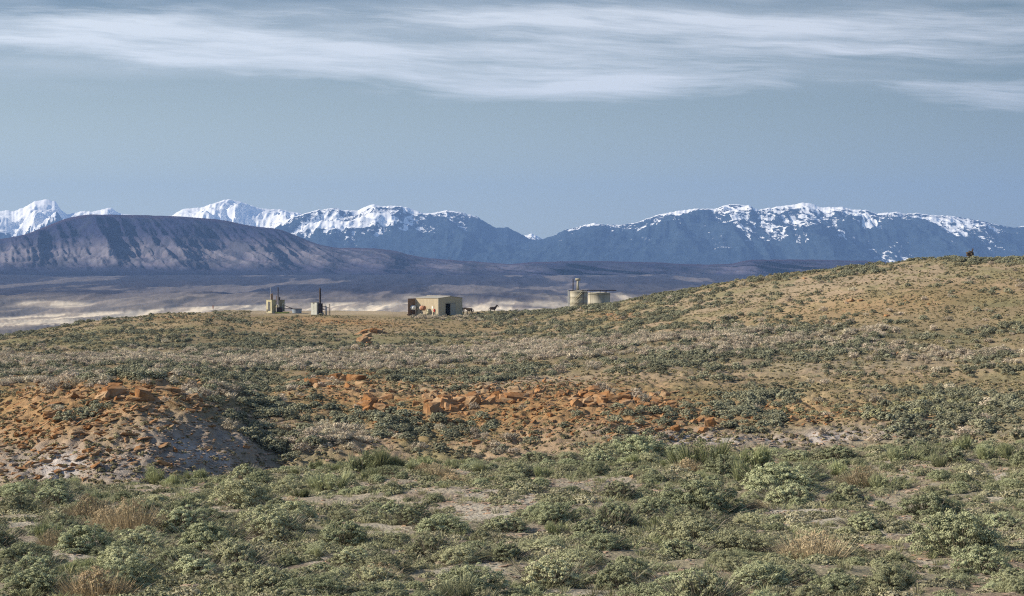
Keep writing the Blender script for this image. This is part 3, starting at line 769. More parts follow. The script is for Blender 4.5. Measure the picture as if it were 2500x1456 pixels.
# ---- the near slope: every shrub is a thing. (photograph column, row of its foot, width in px, kind, variant, height factor)
HAND = [
    (1710, 1152, 120, 'rabbit', 1, 1.0), (1768, 1162, 95, 'sage', 3, .9), (1845, 1142, 80, 'rabbit', 0, .95), (1822, 1175, 70, 'rabbit', 2, .9), (1560, 1118, 120, 'sage', 3, .9), (1470, 1122, 110, 'sage', 0, .8),
    (1640, 1118, 90, 'sage', 7, .8), (1390, 1122, 90, 'sage', 1, .7), (1310, 1130, 80, 'sage', 5, .7), (925, 1150, 90, 'rabbit', 1, 1.0), (885, 1152, 70, 'rabbit', 2, .9), (965, 1146, 60, 'rabbit', 0, .8),
    (800, 1198, 90, 'rabbit', 1, .8), (1025, 1146, 60, 'rabbit', 2, .7), (590, 1240, 130, 'sage', 3, .95), (645, 1292, 135, 'sage', 0, .8), (378, 1180, 70, 'rabbit', 1, .9), (415, 1190, 50, 'rabbit', 2, .8),
    (475, 1172, 60, 'rabbit', 0, .7), (130, 1210, 90, 'sage', 0, .8), (178, 1202, 50, 'rabbit', 1, 1.2), (40, 1215, 100, 'sage', 1, .8), (345, 1262, 100, 'sage', 7, .8), (1710, 1262, 175, 'sage', 3, .85),
    (1590, 1262, 110, 'sage', 7, .8), (1500, 1290, 100, 'sage', 2, 1.0), (1900, 1200, 160, 'sage', 7, .85), (1930, 1232, 110, 'sage', 5, .9), (1690, 1325, 170, 'sage', 1, .85), (1800, 1345, 180, 'sage', 4, .75),
    (1660, 1362, 110, 'sage', 5, .8), (2340, 1350, 200, 'sage', 7, 1.0), (2270, 1262, 140, 'sage', 0, .8), (1080, 1300, 130, 'sage', 1, .8), (1230, 1298, 110, 'sage', 5, .7), (835, 1328, 140, 'sage', 0, .8),
    (500, 1345, 150, 'sage', 3, .8), (430, 1385, 140, 'sage', 1, .8), (320, 1300, 100, 'dry', 1, 1.0), (215, 1272, 80, 'dry', 0, .9), (262, 1300, 80, 'dry', 0, .9), (128, 1338, 62, 'dry', 1, .9),
    (205, 1345, 140, 'sage', 3, .8), (145, 1302, 80, 'sage', 2, .9), (55, 1375, 140, 'sage', 1, .8), (300, 1365, 110, 'sage', 0, .8), (930, 1400, 140, 'sage', 1, .7), (770, 1450, 160, 'sage', 4, .7),
    (1540, 1425, 130, 'sage', 0, .9), (2045, 1445, 130, 'sage', 1, .8), (1410, 1385, 150, 'sage', 4, .8), (1330, 1350, 130, 'sage', 1, .6), (1235, 1365, 90, 'sage', 6, .8), (1150, 1352, 90, 'sage', 5, .7),
    (2110, 1292, 90, 'sage', 6, .8), (2400, 1400, 150, 'sage', 0, .8), (665, 1445, 140, 'sage', 0, .8), (1720, 1432, 90, 'rabbit', 2, .8), (1150, 1445, 150, 'sage', 3, .7), (1512, 1216, 80, 'sage', 2, .8),
    (2110, 1190, 90, 'dry', 1, .7), (2160, 1195, 80, 'rabbit', 0, .7), (2295, 1140, 60, 'rabbit', 1, .8), (2350, 1100, 50, 'rabbit', 2, .9), (2460, 1120, 60, 'rabbit', 0, .8), (2050, 1120, 80, 'sage', 6, .7),
    (1950, 1125, 80, 'sage', 5, .6), (2200, 1128, 70, 'rabbit', 0, .7), (1990, 1370, 130, 'dry', 1, .7), (712, 1228, 34, 'dry', 0, .6), (185, 1400, 70, 'rabbit', 1, .8), (600, 1420, 120, 'sage', 5, .8),
    (2180, 1440, 120, 'sage', 3, .8), (2450, 1290, 90, 'sage', 5, .8), (300, 1440, 160, 'sage', 7, .8), (90, 1450, 150, 'sage', 0, .8), (1010, 1280, 90, 'sage', 2, .8), (960, 1265, 80, 'sage', 6, .9)]
NEARP = []                                                   # (x, y, z, width m, kind, variant, height, px, row)
def near_spot(px, py): return sample([px], [find_s(px, py, 2.6, 5.0)])[0]
for px, py, wpx, kind, v, hf in HAND:
    p = near_spot(px, py); NEARP.append((p[0], p[1], p[2], wpx / F * p[1], kind, v, hf))
SPOTS = [(q[0], q[1], q[3]) for q in NEARP]
def free(x, y, w, k=.52):
    for a_, b_, c_ in SPOTS:
        if abs(x - a_) < 2.2 and (x - a_)**2 + (y - b_)**2 < (k * (w + c_))**2: return False
    return True
tries = 0
while len(NEARP) < 265 and tries < 40000:
    tries += 1
    px = rng.uniform(-60, 2560); s_ = 3.0 + 2.02 * rng.rand() ** .8
    p = sample([px], [s_])[0]; row = slope_row(p[2] / p[1])
    if row > 1490: continue
    dens = .42 + .5 * blob(px, row, 250, 1380, 500, 90) + .35 * blob(px, row, 1300, 1420, 600, 60) + .3 * blob(px, row, 600, 1300, 300, 50) - .35 * blob(px, row, 900, 1210, 500, 40) \
        - .35 * blob(px, row, 2100, 1300, 350, 60) - .3 * blob(px, row, 1250, 1230, 300, 30)
    if row < 1170: dens = .75
    if fbm(p[0] / 5, p[1] / 7, 2, 90) + dens * .5 < .58 + .25 * rng.rand(): continue
    kind = 'sage' if rng.rand() < (.55 if row < 1200 else .88) else ('rabbit' if rng.rand() < .92 else 'dry')
    wm = rng.uniform(.45, 1.22) if kind == 'sage' else rng.uniform(.4, .85)
    if row < 1200: wm *= .9
    if not free(p[0], p[1], wm): continue
    v = rng.randint(len(KIT[kind]))
    NEARP.append((p[0], p[1], p[2], wm, kind, v, rng.uniform(.65, .95))); SPOTS.append((p[0], p[1], wm))

NAMES = {'sage': ('sagebrush', 'sagebrush'), 'rabbit': ('rabbitbrush', 'rabbitbrush'), 'dry': ('dry_shrub', 'dry shrub')}
LOOKS = {'sage': 'grey-green sagebrush', 'rabbit': 'yellow-green upright rabbitbrush', 'dry': 'tan dry shrub'}
GROUPS = {'sage': 'sagebrush shrubs on the near slope', 'rabbit': 'rabbitbrush shrubs on the near slope', 'dry': 'dry tan shrubs on the near slope'}
ORD = ['first', 'second', 'third', 'fourth', 'fifth', 'sixth', 'seventh', 'eighth', 'ninth', 'tenth', 'eleventh', 'twelfth', 'thirteenth', 'fourteenth', 'fifteenth', 'sixteenth', 'seventeenth', 'eighteenth',
       'nineteenth', 'twentieth'] + ['twenty-' + w for w in ('first', 'second', 'third', 'fourth', 'fifth', 'sixth', 'seventh', 'eighth', 'ninth')] + ['thirtieth'] + ['thirty-' + w for w in ('first', 'second', 'third', 'fourth', 'fifth', 'sixth', 'seventh', 'eighth', 'ninth')]
def size_word(w): return 'big' if w > 1.25 else ('broad' if w > .95 else ('middling' if w > .7 else 'small'))
rows_ = np.array([slope_row(q[2] / q[1]) for q in NEARP])
bandn = ['along the brow of the near slope', 'just below the brow of the near slope', 'high on the near slope', 'halfway down the near slope', 'in the lower half of the near slope', 'low on the near slope', 'along the bottom edge', 'cut by the bottom edge']
bq = np.quantile(rows_, np.linspace(0, 1, 9)[1:-1])
bands = np.searchsorted(bq, rows_)
ranks = {}
for b_ in range(8):
    for kd in KIT:
        for sw in ('big', 'broad', 'middling', 'small'):
            ii = [i for i in range(len(NEARP)) if bands[i] == b_ and NEARP[i][4] == kd and size_word(NEARP[i][3]) == sw]
            ii.sort(key=lambda i: NEARP[i][0] / NEARP[i][1])
            for r_, i in enumerate(ii): ranks[i] = (r_, len(ii))
for i, (x, y, z, wm, kind, v, hf) in enumerate(NEARP):
    sc = wm / SIZE[kind][v]; hf = hf * {'rabbit': 1.25, 'dry': 1.5, 'sage': 1.18}[kind]
    o = empty(NAMES[kind][0], (x, y, z - .02), rng.rand() * 6.28, (sc, sc, sc * hf if wm < 1.2 else sc * hf * .95))
    r_, n__ = ranks[i]
    lab = size_word(wm) + ' ' + LOOKS[kind] + ' ' + bandn[bands[i]]
    if n__ > 1: lab = size_word(wm) + ' ' + LOOKS[kind] + ' ' + bandn[bands[i]] + ', ' + ORD[r_] + ' from the left'
    if i in (0,): lab = 'tall yellow-green rabbitbrush standing alone at the brow, right of the dark hedge-like sagebrush'
    tag(o, lab, NAMES[kind][1], GROUPS[kind])
    fo = link('foliage', KIT[kind][v][0], o); st = link('stem', KIT[kind][v][1], o)

# ---- ground cover of the near slope
def cover_points(n, fn, s0, s1, x0=-560, x1=3060, pw=1.0, area=.55):
    P = []; got = 0
    while got < n:
        m_ = n * 2
        px = rng.uniform(x0, x1, m_); s_ = s0 + (s1 - s0) * rng.rand(m_) ** pw
        p = sample(px, s_); row = slope_row(p[:, 2] / np.maximum(p[:, 1], 1))
        # even per ground area: accept by width and by depth step
        ds = np.abs(sample(px, np.minimum(s_ + .02, s1))[:, 1] - sample(px, np.maximum(s_ - .02, s0))[:, 1]) * p[:, 1]
        wt = np.clip(ds / np.quantile(ds, .97), .02, 1) ** area
        keep = rng.rand(m_) < fn(px, row, p) * wt
        P.append(np.concatenate([p[keep], px[keep, None], row[keep, None]], 1)); got += int(keep.sum())
        if got == 0: break
    return np.concatenate(P)[:n]


def rs(n, a_, b_): return rng.uniform(a_, b_, n)
def put(name, label, cat, kindname, P, smin, smax, flat=(.75, 1.1), sink=0.02):
    n = len(P); k_ = len(LOOSE[kindname]); s_ = rs(n, smin, smax) * (.8 + .4 * rng.rand(n))
    scl = np.stack([s_, s_, s_ * rs(n, *flat)], 1)
    q = P[:, :3].copy(); q[:, 2] -= sink
    return tag(scatter(name, LOOSE[kindname], q, scl, rs(n, 0, 6.28), rng.randint(0, k_, n)), label, cat, None, 'stuff')


fcov = lambda px, row, p: np.clip(fbm(p[:, 0] / 3.0, p[:, 1] / 4.5, 3, 95) * 2.8 - .95 + .25 * (row < 1180), .03, 1)
put('cushion_plants', 'low green cushion plants and moss between the shrubs of the near slope', 'ground cover', 'cushion', cover_points(5200, fcov, 2.7, 5.25), .4, 1.35)
put('grass_tufts', 'short green and straw grass tufts on the near slope', 'grass', 'grass', cover_points(4700, lambda px, row, p: np.clip(fbm(p[:, 0] / 2.2, p[:, 1] / 3.5, 3, 97) * 2.6 - .8 + .5 * (row < 1190), .04, 1), 2.7, 5.2), .5, 1.3)
put('small_sagebrush_cover', 'small sagebrush seedlings scattered between the larger shrubs of the near slope', 'sagebrush', 'nearsage', cover_points(1250, lambda px, row, p: np.clip(fbm(p[:, 0] / 4, p[:, 1] / 6, 3, 99) * 3 - 1.1 + .4 * (row < 1190), .02, 1), 2.7, 5.25), .22, .42)

put('sagebrush_stand', 'grey-green sagebrush continuing along the near slope past both edges of view', 'sagebrush', 'nearsage',
    cover_points(230, lambda px, row, p: ((px < -90) | (px > 2590)) * 1.0, 2.7, 5.2, -700, 3200), .6, 1.15)

# ---- the slopes beyond: where thick sage, pale shrub and thin tufts grow, by region
def f_sage(px, row, p):
    d_ = .012 + .30 * blob(px, row, 250, 800, 420, 26) + .9 * blob(px, row, 600, 845, 300, 24) + 1.1 * blob(px, row, 450, 915, 850, 17) + .6 * blob(px, row, 300, 875, 600, 22) \
        + 1.0 * blob(px, row, 1750, 872, 620, 26, -.02) + .5 * blob(px, row, 1500, 825, 420, 26, -.06) + .9 * blob(px, row, 2150, 815, 320, 22) + .7 * blob(px, row, 2350, 880, 260, 16) \
        + .35 * blob(px, row, 1450, 790, 380, 30, -.1) + 1.2 * blob(px, row, 670, 1040, 95, 90, .2) + .9 * blob(px, row, 640, 945, 130, 24) + .34 * blob(px, row, 1150, 1045, 480, 60) \
        + .9 * blob(px, row, 1840, 1035, 70, 50) + 1.1 * blob(px, row, 2440, 985, 120, 75) + .30 * blob(px, row, 1950, 985, 420, 35) + .3 * blob(px, row, 2300, 1060, 300, 40) \
        + .7 * blob(px, row, 1250, 915, 300, 9, -.28) + .3 * blob(px, row, 250, 985, 260, 45) + .25 * blob(px, row, 1750, 730, 350, 14, -.2) + .3 * blob(px, row, 2450, 700, 120, 20)
    ridge_ = np.exp(-((np.interp(px, [1100, 1250, 1450, 1650, 1850, 2100, 2300, 2500], [768, 768, 749, 714, 684, 653, 635, 632]) + 7 - row) / 8.0)**2) * (px > 1150)
    d_ = d_ + 1.0 * ridge_
    cl_ = fbm(p[:, 0] / 7, p[:, 1] / 9, 3, 110)
    bare = sum(1.2 * blob(px, row, a_, b_, c_, e_) for a_, b_, c_, e_ in OUT) + 1.0 * blob(px, row, 480, 1100, 170, 65) + .9 * blob(px, row, 130, 1110, 200, 60) + .9 * blob(px, row, 1980, 1060, 150, 22) + .8 * blob(px, row, 1250, 935, 260, 12, -.05)
    pad = (np.abs(px - 850) < 235) & (p[:, 1] > 556)
    return np.clip(d_ * np.clip(cl_ * 8.0 - 3.4, .05, 2.2) - bare, 0, 1) * (~pad)
OUT = [(1300, 972, 380, 16), (825, 937, 105, 24), (900, 825, 50, 26), (905, 985, 55, 22), (1085, 988, 60, 24), (1245, 974, 70, 14), (1440, 980, 50, 24), (1565, 978, 75, 16), (1700, 1045, 70, 14), (300, 960, 190, 26)]
def f_pale(px, row, p):
    d_ = 1.1 * blob(px, row, 350, 880, 480, 14, .02) + 1.0 * blob(px, row, 900, 872, 330, 11, .0) + .9 * blob(px, row, 1350, 852, 420, 16, -.04) + 1.0 * blob(px, row, 1800, 832, 260, 20, -.05) + .6 * blob(px, row, 2350, 868, 220, 16) \
        + .4 * blob(px, row, 100, 925, 250, 18) + .8 * blob(px, row, 490, 965, 80, 18) + .8 * blob(px, row, 790, 1075, 70, 26) + .5 * blob(px, row, 1220, 1085, 70, 18) + .5 * blob(px, row, 2420, 1045, 60, 18) + .35 * blob(px, row, 1090, 778, 70, 5) + .006
    return np.clip(d_ * (fbm(p[:, 0] / 9, p[:, 1] / 7, 3, 115) * 5.0 - 1.7), 0, 1)
def f_tuft(px, row, p):
    pad = (np.abs(px - 850) < 240) & (p[:, 1] > 558)
    return np.clip(fbm(p[:, 0] / 5, p[:, 1] / 7, 3, 120) * 2.6 - .55, .08, 1) * (~pad) * np.clip(1.1 - blob(px, row, 470, 1100, 150, 60) * .6 - blob(px, row, 150, 1090, 260, 90) * .5 - .8 * sum(blob(px, row, a_, b_, c_, e_) for a_, b_, c_, e_ in OUT), 0, 1)
put('sagebrush_cover', 'dark sagebrush covering the slopes, the draw and the ridge beyond the near slope', 'sagebrush', 'farsage', cover_points(13000, f_sage, 7.2, 14.9, -500, 3000), .45, 1.25)
put('pale_shrub_cover', 'pale grey-pink leafless shrubs in bands across the middle slopes', 'shrubs', 'farpale', cover_points(6300, f_pale, 7.4, 13.8, -500, 3000), .5, 1.25)
put('slope_tufts', 'small straw and green tufts dotting the tan slopes', 'grass', 'fartuft', cover_points(78000, f_tuft, 7.2, 14.95, -500, 3000), .45, 1.35, (.6, 1.0))
P_ = cover_points(170, lambda px, row, p: np.clip(blob(px, row, 2290, 1005, 130, 30) + .5 * blob(px, row, 2450, 1010, 60, 20) + .2 * blob(px, row, 1980, 1010, 200, 20), 0, 1), 8.2, 10.4, 1900, 2560)
put('yellow_shrub_cover', 'yellow-green low shrubs in the hollow on the right slope', 'shrubs', 'faryel', P_, .5, 1.1)

# ------------------------------------------------------------------ rocks
def rock_mat(name, a_, b_, c_):
    m, g, b = newmat(name)
    tc = g.new('ShaderNodeTexCoord'); oi = g.new('ShaderNodeObjectInfo')
    n = g.noise(tc.outputs['Object'], 2.3, 7.0, .7); n2 = g.noise(tc.outputs['Object'], .8, 3.0, .6)
    c = g.mix(g.mr(n, .32, .68), a_, b_)
    c = g.mix(g.mr(g.m('ADD', n2, g.m('MULTIPLY', oi.outputs['Random'], .3)), .55, .8), c, c_)
    br = g.mr(oi.outputs['Random'], 0, 1, .75, 1.2)
    g.l.new(g.mix(1.0, c, g.xyz(br, br, br), 'MULTIPLY'), b.inputs['Base Color']); b.inputs['Roughness'].default_value = .9
    bp = g.new('ShaderNodeBump'); bp.inputs['Strength'].default_value = .6; bp.inputs['Distance'].default_value = .06
    g.l.new(n, bp.inputs['Height']); g.l.new(bp.outputs[0], b.inputs['Normal'])
    return m


M_ROCK = rock_mat('orange_sandstone', (.17, .08, .035), (.47, .235, .09), (.29, .20, .12))
M_PEB = rock_mat('pebble', (.26, .21, .165), (.48, .42, .34), (.34, .22, .15))


def slab_mesh(seed, sx, sy, sz, mat, nv=16):
    """an angular broken slab: the hull of points pushed out to a skewed box"""
    import bmesh
    r = np.random.RandomState(seed); bm = bmesh.new()
    for _ in range(nv):
        p = r.uniform(-1, 1, 3); k = r.randint(3); p[k] = np.sign(p[k]) * r.uniform(.85, 1); j = (k + 1) % 3
        if r.rand() < .7: p[j] = np.sign(p[j]) * r.uniform(.7, 1)
        bm.verts.new((p[0] * sx + p[2] * .12 * sx, p[1] * sy - p[0] * .1 * sy, p[2] * sz))
    bmesh.ops.convex_hull(bm, input=bm.verts)
    loose = [v for v in bm.verts if not v.link_faces]
    if loose: bmesh.ops.delete(bm, geom=loose, context='VERTS')
    bmesh.ops.triangulate(bm, faces=bm.faces)
    bmesh.ops.subdivide_edges(bm, edges=bm.edges, cuts=2, use_grid_fill=True)
    for v in bm.verts:                      # broken, layered surface
        a_ = fbm(np.array([v.co.x * 5 / sx * .5 + seed]), np.array([v.co.z * 9 / sz * .3 + v.co.y * 3]), 3, seed % 50)[0] - .5
        st_ = math.floor((v.co.z / sz) * 3.0 + seed * .37) % 2 * .05
        k_ = 1 + .42 * a_ - st_; v.co.x *= k_; v.co.y *= k_; v.co.z += (r.rand() - .5) * .10 * sz
    me = bpy.data.meshes.new('slab'); bm.to_mesh(me); bm.free(); me.materials.append(mat)
    return me


PLATES = [slab_mesh(300 + i, .5, .32 + .03 * (i % 3), .07 + .02 * (i % 4), M_ROCK) for i in range(8)]
BLOCKS = [slab_mesh(330 + i, .5, .42, .24 + .03 * (i % 4), M_ROCK, 20) for i in range(8)]
PEBS = [bpy.data.objects.new('pebble_source', slab_mesh(360 + i, .5, .4, .2, M_PEB, 12)) for i in range(4)]
LOOSE['pebble'] = PEBS
LOOSE['plate'] = [bpy.data.objects.new('plate_source', m_) for m_ in PLATES]
LOOSE['block'] = [bpy.data.objects.new('block_source', m_) for m_ in BLOCKS[:5]]
LOOSE['stone'] = LOOSE['plate'] + LOOSE['block']

ROCKS = []                                   # placed rocks: px, row, metres, mesh, tilt, rotation, height factor, cluster
def add_rock(px, py, wpx, block, clu, s0, s1, tx=None, ty=None, rz=None, hk=1.0):
    s_ = find_s(px, py, s0, s1); p = sample([px], [s_])[0]
    ROCKS.append((p, wpx / F * p[1], block, clu, rng.normal() * .2 if tx is None else tx, rng.normal() * .2 if ty is None else ty, rng.rand() * 6.28 if rz is None else rz, hk, px))


CLU = {'top': 'in the long outcrop above the draw', 'mid': 'in the rock pile below the long outcrop', 'upper': 'in the small outcrop on the far slope', 'stand': 'among the upright slabs mid-slope',
       'row': 'in the row right of the upright slabs', 'rim': 'in the rim outcrop right of centre', 'ledge': 'in the broken ledge across mid-slope', 'low': 'in the pair of boulders above the grey clay', 'crest': 'on the crest of the left knoll',
       'fan': 'on the left knoll\'s stony face', 'face': 'strewn below the upright slabs', 'far': 'on the tan hillside at the right', 'near': 'on the bare ground of the near slope'}
# long outcrop (745..900, 918..955)
for px, py, w_, hk, rz in ((757, 945, 34, 1.5, .3), (768, 930, 26, .8, 0), (785, 927, 30, .8, .1), (803, 927, 26, .9, -.1), (820, 928, 30, 1.4, 1.2), (845, 930, 36, 1.2, .2), (868, 934, 44, 1.3, -.5), (885, 944, 36, 1.0, -.6),
                           (790, 940, 40, .6, 0), (778, 947, 24, 1.2, .8), (856, 948, 28, 1.1, .7), (792, 955, 22, .8, .4), (812, 948, 24, .7, 1.9), (770, 962, 34, .4, .2), (795, 962, 16, 1.4, 1.5)):
    add_rock(px, py, w_, True, 'top', 9.2, 11.2, rng.normal() * .15, rng.normal() * .15, rz, hk)
for px, py, w_, hk, rz in ((884, 836, 34, 2.0, .9), (872, 846, 26, 1.5, .8), (864, 855, 20, 1.3, .8), (895, 826, 30, 2.2, .8), (886, 815, 34, 1.2, .5), (873, 820, 26, 1.0, .5), (912, 813, 26, 2.2, 0), (925, 813, 28, 1.8, .1), (938, 814, 18, 1.2, .1),
                           (900, 842, 20, 1.6, 1.0), (905, 808, 26, .9, .2), (890, 848, 18, 1.4, 1.2), (898, 834, 24, 1.9, .6)):
    add_rock(px, py, w_, True, 'upper', 11.2, 13.2, .1 + rng.normal() * .1, -.35 if px < 900 else 0, rz, hk * .7)
for _ in range(16): add_rock(rng.uniform(868, 950), rng.uniform(968, 1003), rng.uniform(14, 34), True, 'mid', 8.3, 9.6, None, None, None, rng.uniform(.5, 1.3))
for px, py, w_, hk in ((1044, 1004, 20, 2.2), (1054, 1008, 26, 2.2), (1066, 1006, 24, 2.4), (1076, 992, 30, 1.4), (1084, 996, 20, 2.6), (1096, 1000, 20, 1.8), (1108, 1002, 18, 2.0), (1116, 1004, 14, 2.0), (1050, 980, 22, 1.0), (1068, 974, 30, .8),
                       (1090, 976, 28, .6), (1104, 980, 22, .9), (1130, 976, 26, 1.0)):
    add_rock(px, py, w_, True, 'stand', 8.3, 9.6, rng.normal() * .15, rng.normal() * .3, rng.normal() * .5, hk)
for px, py, w_, hk in ((1195, 978, 24, 1.0), (1215, 974, 34, 1.0), (1228, 972, 28, 1.3), (1248, 980, 36, 1.2), (1274, 976, 30, 1.7), (1294, 966, 18, 1.2), (1300, 980, 18, 1.0), (1150, 972, 26, .9)):
    add_rock(px, py, w_, True, 'row', 8.6, 9.8, None, None, None, hk)
for _ in range(22): add_rock(rng.uniform(1400, 1480), rng.uniform(958, 1002), rng.uniform(12, 28), True, 'rim', 8.4, 9.7, None, None, None, rng.uniform(.6, 1.6))
for _ in range(16): add_rock(rng.uniform(1505, 1625), rng.uniform(965, 992), rng.uniform(12, 30), True, 'rim', 8.4, 9.7, None, None, None, rng.uniform(.6, 1.6))
for px, py, w_, hk in ((1650, 1050, 28, 1.4), (1662, 1042, 24, 1.2), (1735, 1040, 34, 1.6), (1720, 1052, 30, 1.0), (1690, 1036, 30, .8), (1708, 1030, 24, .9)):
    add_rock(px, py, w_, True, 'low', 7.8, 9.0, None, None, None, hk)
for _ in range(46):
    px = rng.uniform(960, 1650); py = np.interp(px, [960, 1100, 1300, 1450, 1650], [975, 985, 968, 975, 985]) + rng.normal() * 7
    add_rock(px, py, rng.uniform(14, 34), True, 'ledge', 8.3, 9.8, rng.normal() * .12, rng.normal() * .2, rng.normal() * .4, rng.uniform(.6, 1.4))
# left knoll: crest slabs and plates sliding down its face
for _ in range(46):
    px = rng.uniform(120, 500); py = np.interp(px, [120, 240, 430, 500], [985, 935, 945, 972]) + rng.uniform(-2, 40)
    add_rock(px, py, rng.uniform(14, 38), rng.rand() < .4, 'crest', 8.2, 9.3, None, None, rng.normal() * .5 + .3, rng.uniform(.5, 1.3))
for _ in range(52):
    px = rng.uniform(0, 420); py = rng.uniform(1000, 1175)
    if rng.rand() < (px - 150) / 400: continue
    add_rock(px, py, rng.uniform(14, 36), False, 'fan', 7.2, 9.0, rng.normal() * .15 - .25, rng.normal() * .2, rng.normal() * .5 + .7, rng.uniform(.6, 1.2))
for _ in range(30):
    px = rng.uniform(680, 1760); py = rng.uniform(955, 1105)
    add_rock(px, py, rng.uniform(9, 22), rng.rand() < .6, 'face', 7.3, 9.5, None, None, None, rng.uniform(.6, 1.6))
for px, py, w_ in ((1490, 772, 24), (1520, 774, 18), (1420, 748, 14), (2080, 735, 30), (2068, 738, 20), (2100, 735, 20), (1965, 682, 16), (2165, 772, 18), (1600, 772, 20), (2040, 888, 14), (675, 806, 12), (1540, 770, 14)):
    add_rock(px, py, w_, True, 'far', 11.8, 14.0, None, None, None, .7)
for px, py, w_ in ((80, 1240, 14), (1165, 1138, 20), (1195, 1170, 22), (650, 1132, 22), (2430, 1112, 12), (1550, 1165, 16), (2125, 1205, 16), (1180, 1168, 14)):
    add_rock(px, py, w_, True, 'near', 3.6, 5.0, None, None, None, .8)
ROCKS = ROCKS[:298]
rk = {}
for i, q in enumerate(ROCKS): rk.setdefault((q[3], 'thick' if q[2] else 'flat'), []).append(i)
rlab = {}
def ORDX(r): return ORD[r] if r < len(ORD) else ORD[r - len(ORD)] + ' of the rest'
for (cl_, th), ii in rk.items():
    ii.sort(key=lambda i: ROCKS[i][8])
    for r_, i in enumerate(ii):
        rlab[i] = (th + ' orange ' + ('boulder ' if th == 'thick' else 'slab ') + CLU[cl_]) + (', ' + ORDX(r_) + ' from the left' if len(ii) > 1 else '')
for i, (p, wm, block, clu, tx, ty, rz, hk, _p) in enumerate(ROCKS):
    me = (BLOCKS if block else PLATES)[rng.randint(8)]
    o = link('sandstone_rock', me); o.location = (p[0], p[1], p[2] + (wm * .08 * min(hk, 1.6) if block else wm * .03)); kq = {'upper': .72, 'low': .85, 'far': .75, 'top': 1.0}.get(clu, 1.3); o.scale = (wm * kq, wm * kq, wm * hk * kq if block else wm * 1.3)
    o.rotation_euler = (tx, ty, rz)
    tag(o, rlab[i], 'rock', 'orange sandstone rocks ' + ('of the outcrops' if block else 'sliding down the knoll'))

# loose rubble and pebbles that nobody could count
f_rub = lambda px, row, p: np.clip((orange_mask(px, row) * (1 - .55 * blob(px, row, 150, 1090, 330, 60)) - .20) * (fbm(p[:, 0] / 3, p[:, 1] / 5, 3, 140) * 3.4 - .8) + .55 * blob(px, row, 150, 1100, 220, 80) + .25 * blob(px, row, 450, 1090, 160, 60), 0, 1) * (np.abs(px - 850) > (row < 782) * 240)
P_ = cover_points(9000, f_rub, 7.1, 13.9, -120, 2620)
n = len(P_); s_ = rs(n, .12, .66) ** 1.25
scl = np.stack([s_ * 1.75, s_, s_ * rs(n, .7, 1.5)], 1); tl = np.stack([rng.normal(size=n) * .25 - .15, rng.normal(size=n) * .25], 1)
tag(scatter('rock_rubble', LOOSE['stone'], P_[:, :3] + [0, 0, .02], scl, rng.normal(size=n) * .45 + .65, rng.randint(0, len(LOOSE['stone']), n), tl), 'loose orange sandstone chips strewn over the knoll and the slope faces', 'rubble', None, 'stuff')
P_ = cover_points(28000, lambda px, row, p: np.clip(fbm(p[:, 0] / 2.4, p[:, 1] / 4, 3, 150) * 3.0 - 1.0, .04, 1), 2.7, 5.2)
n = len(P_); s_ = rs(n, .25, 1.0) ** 2.2 * .19 + .02
tag(scatter('pebbles', LOOSE['pebble'], P_[:, :3], np.stack([s_, s_, s_ * .8], 1), rs(n, 0, 6.28), rng.randint(0, 4, n)), 'pale and rusty pebbles on the bare soil of the near slope', 'pebbles', None, 'stuff')

P_ = cover_points(3600, lambda px, row, p: np.clip(blob(px, row, 470, 1090, 200, 75) + .5 * blob(px, row, 250, 1140, 260, 50) + .6 * blob(px, row, 1950, 1075, 200, 26) + .6 * blob(px, row, 1600, 1065, 160, 20), 0, 1) * (.25 + fbm(p[:, 0] / 1.5, p[:, 1] / 3, 3, 155)), 7.1, 9.2)
n = len(P_); s_ = rs(n, .3, 1.0) ** 2 * .42 + .06
tag(scatter('clay_slope_chips', LOOSE['pebble'], P_[:, :3], np.stack([s_ * 1.4, s_, s_ * .7], 1), rs(n, 0, 6.28), rng.randint(0, 4, n)), 'grey and brown stone chips on the bare grey clay slopes', 'pebbles', None, 'stuff')

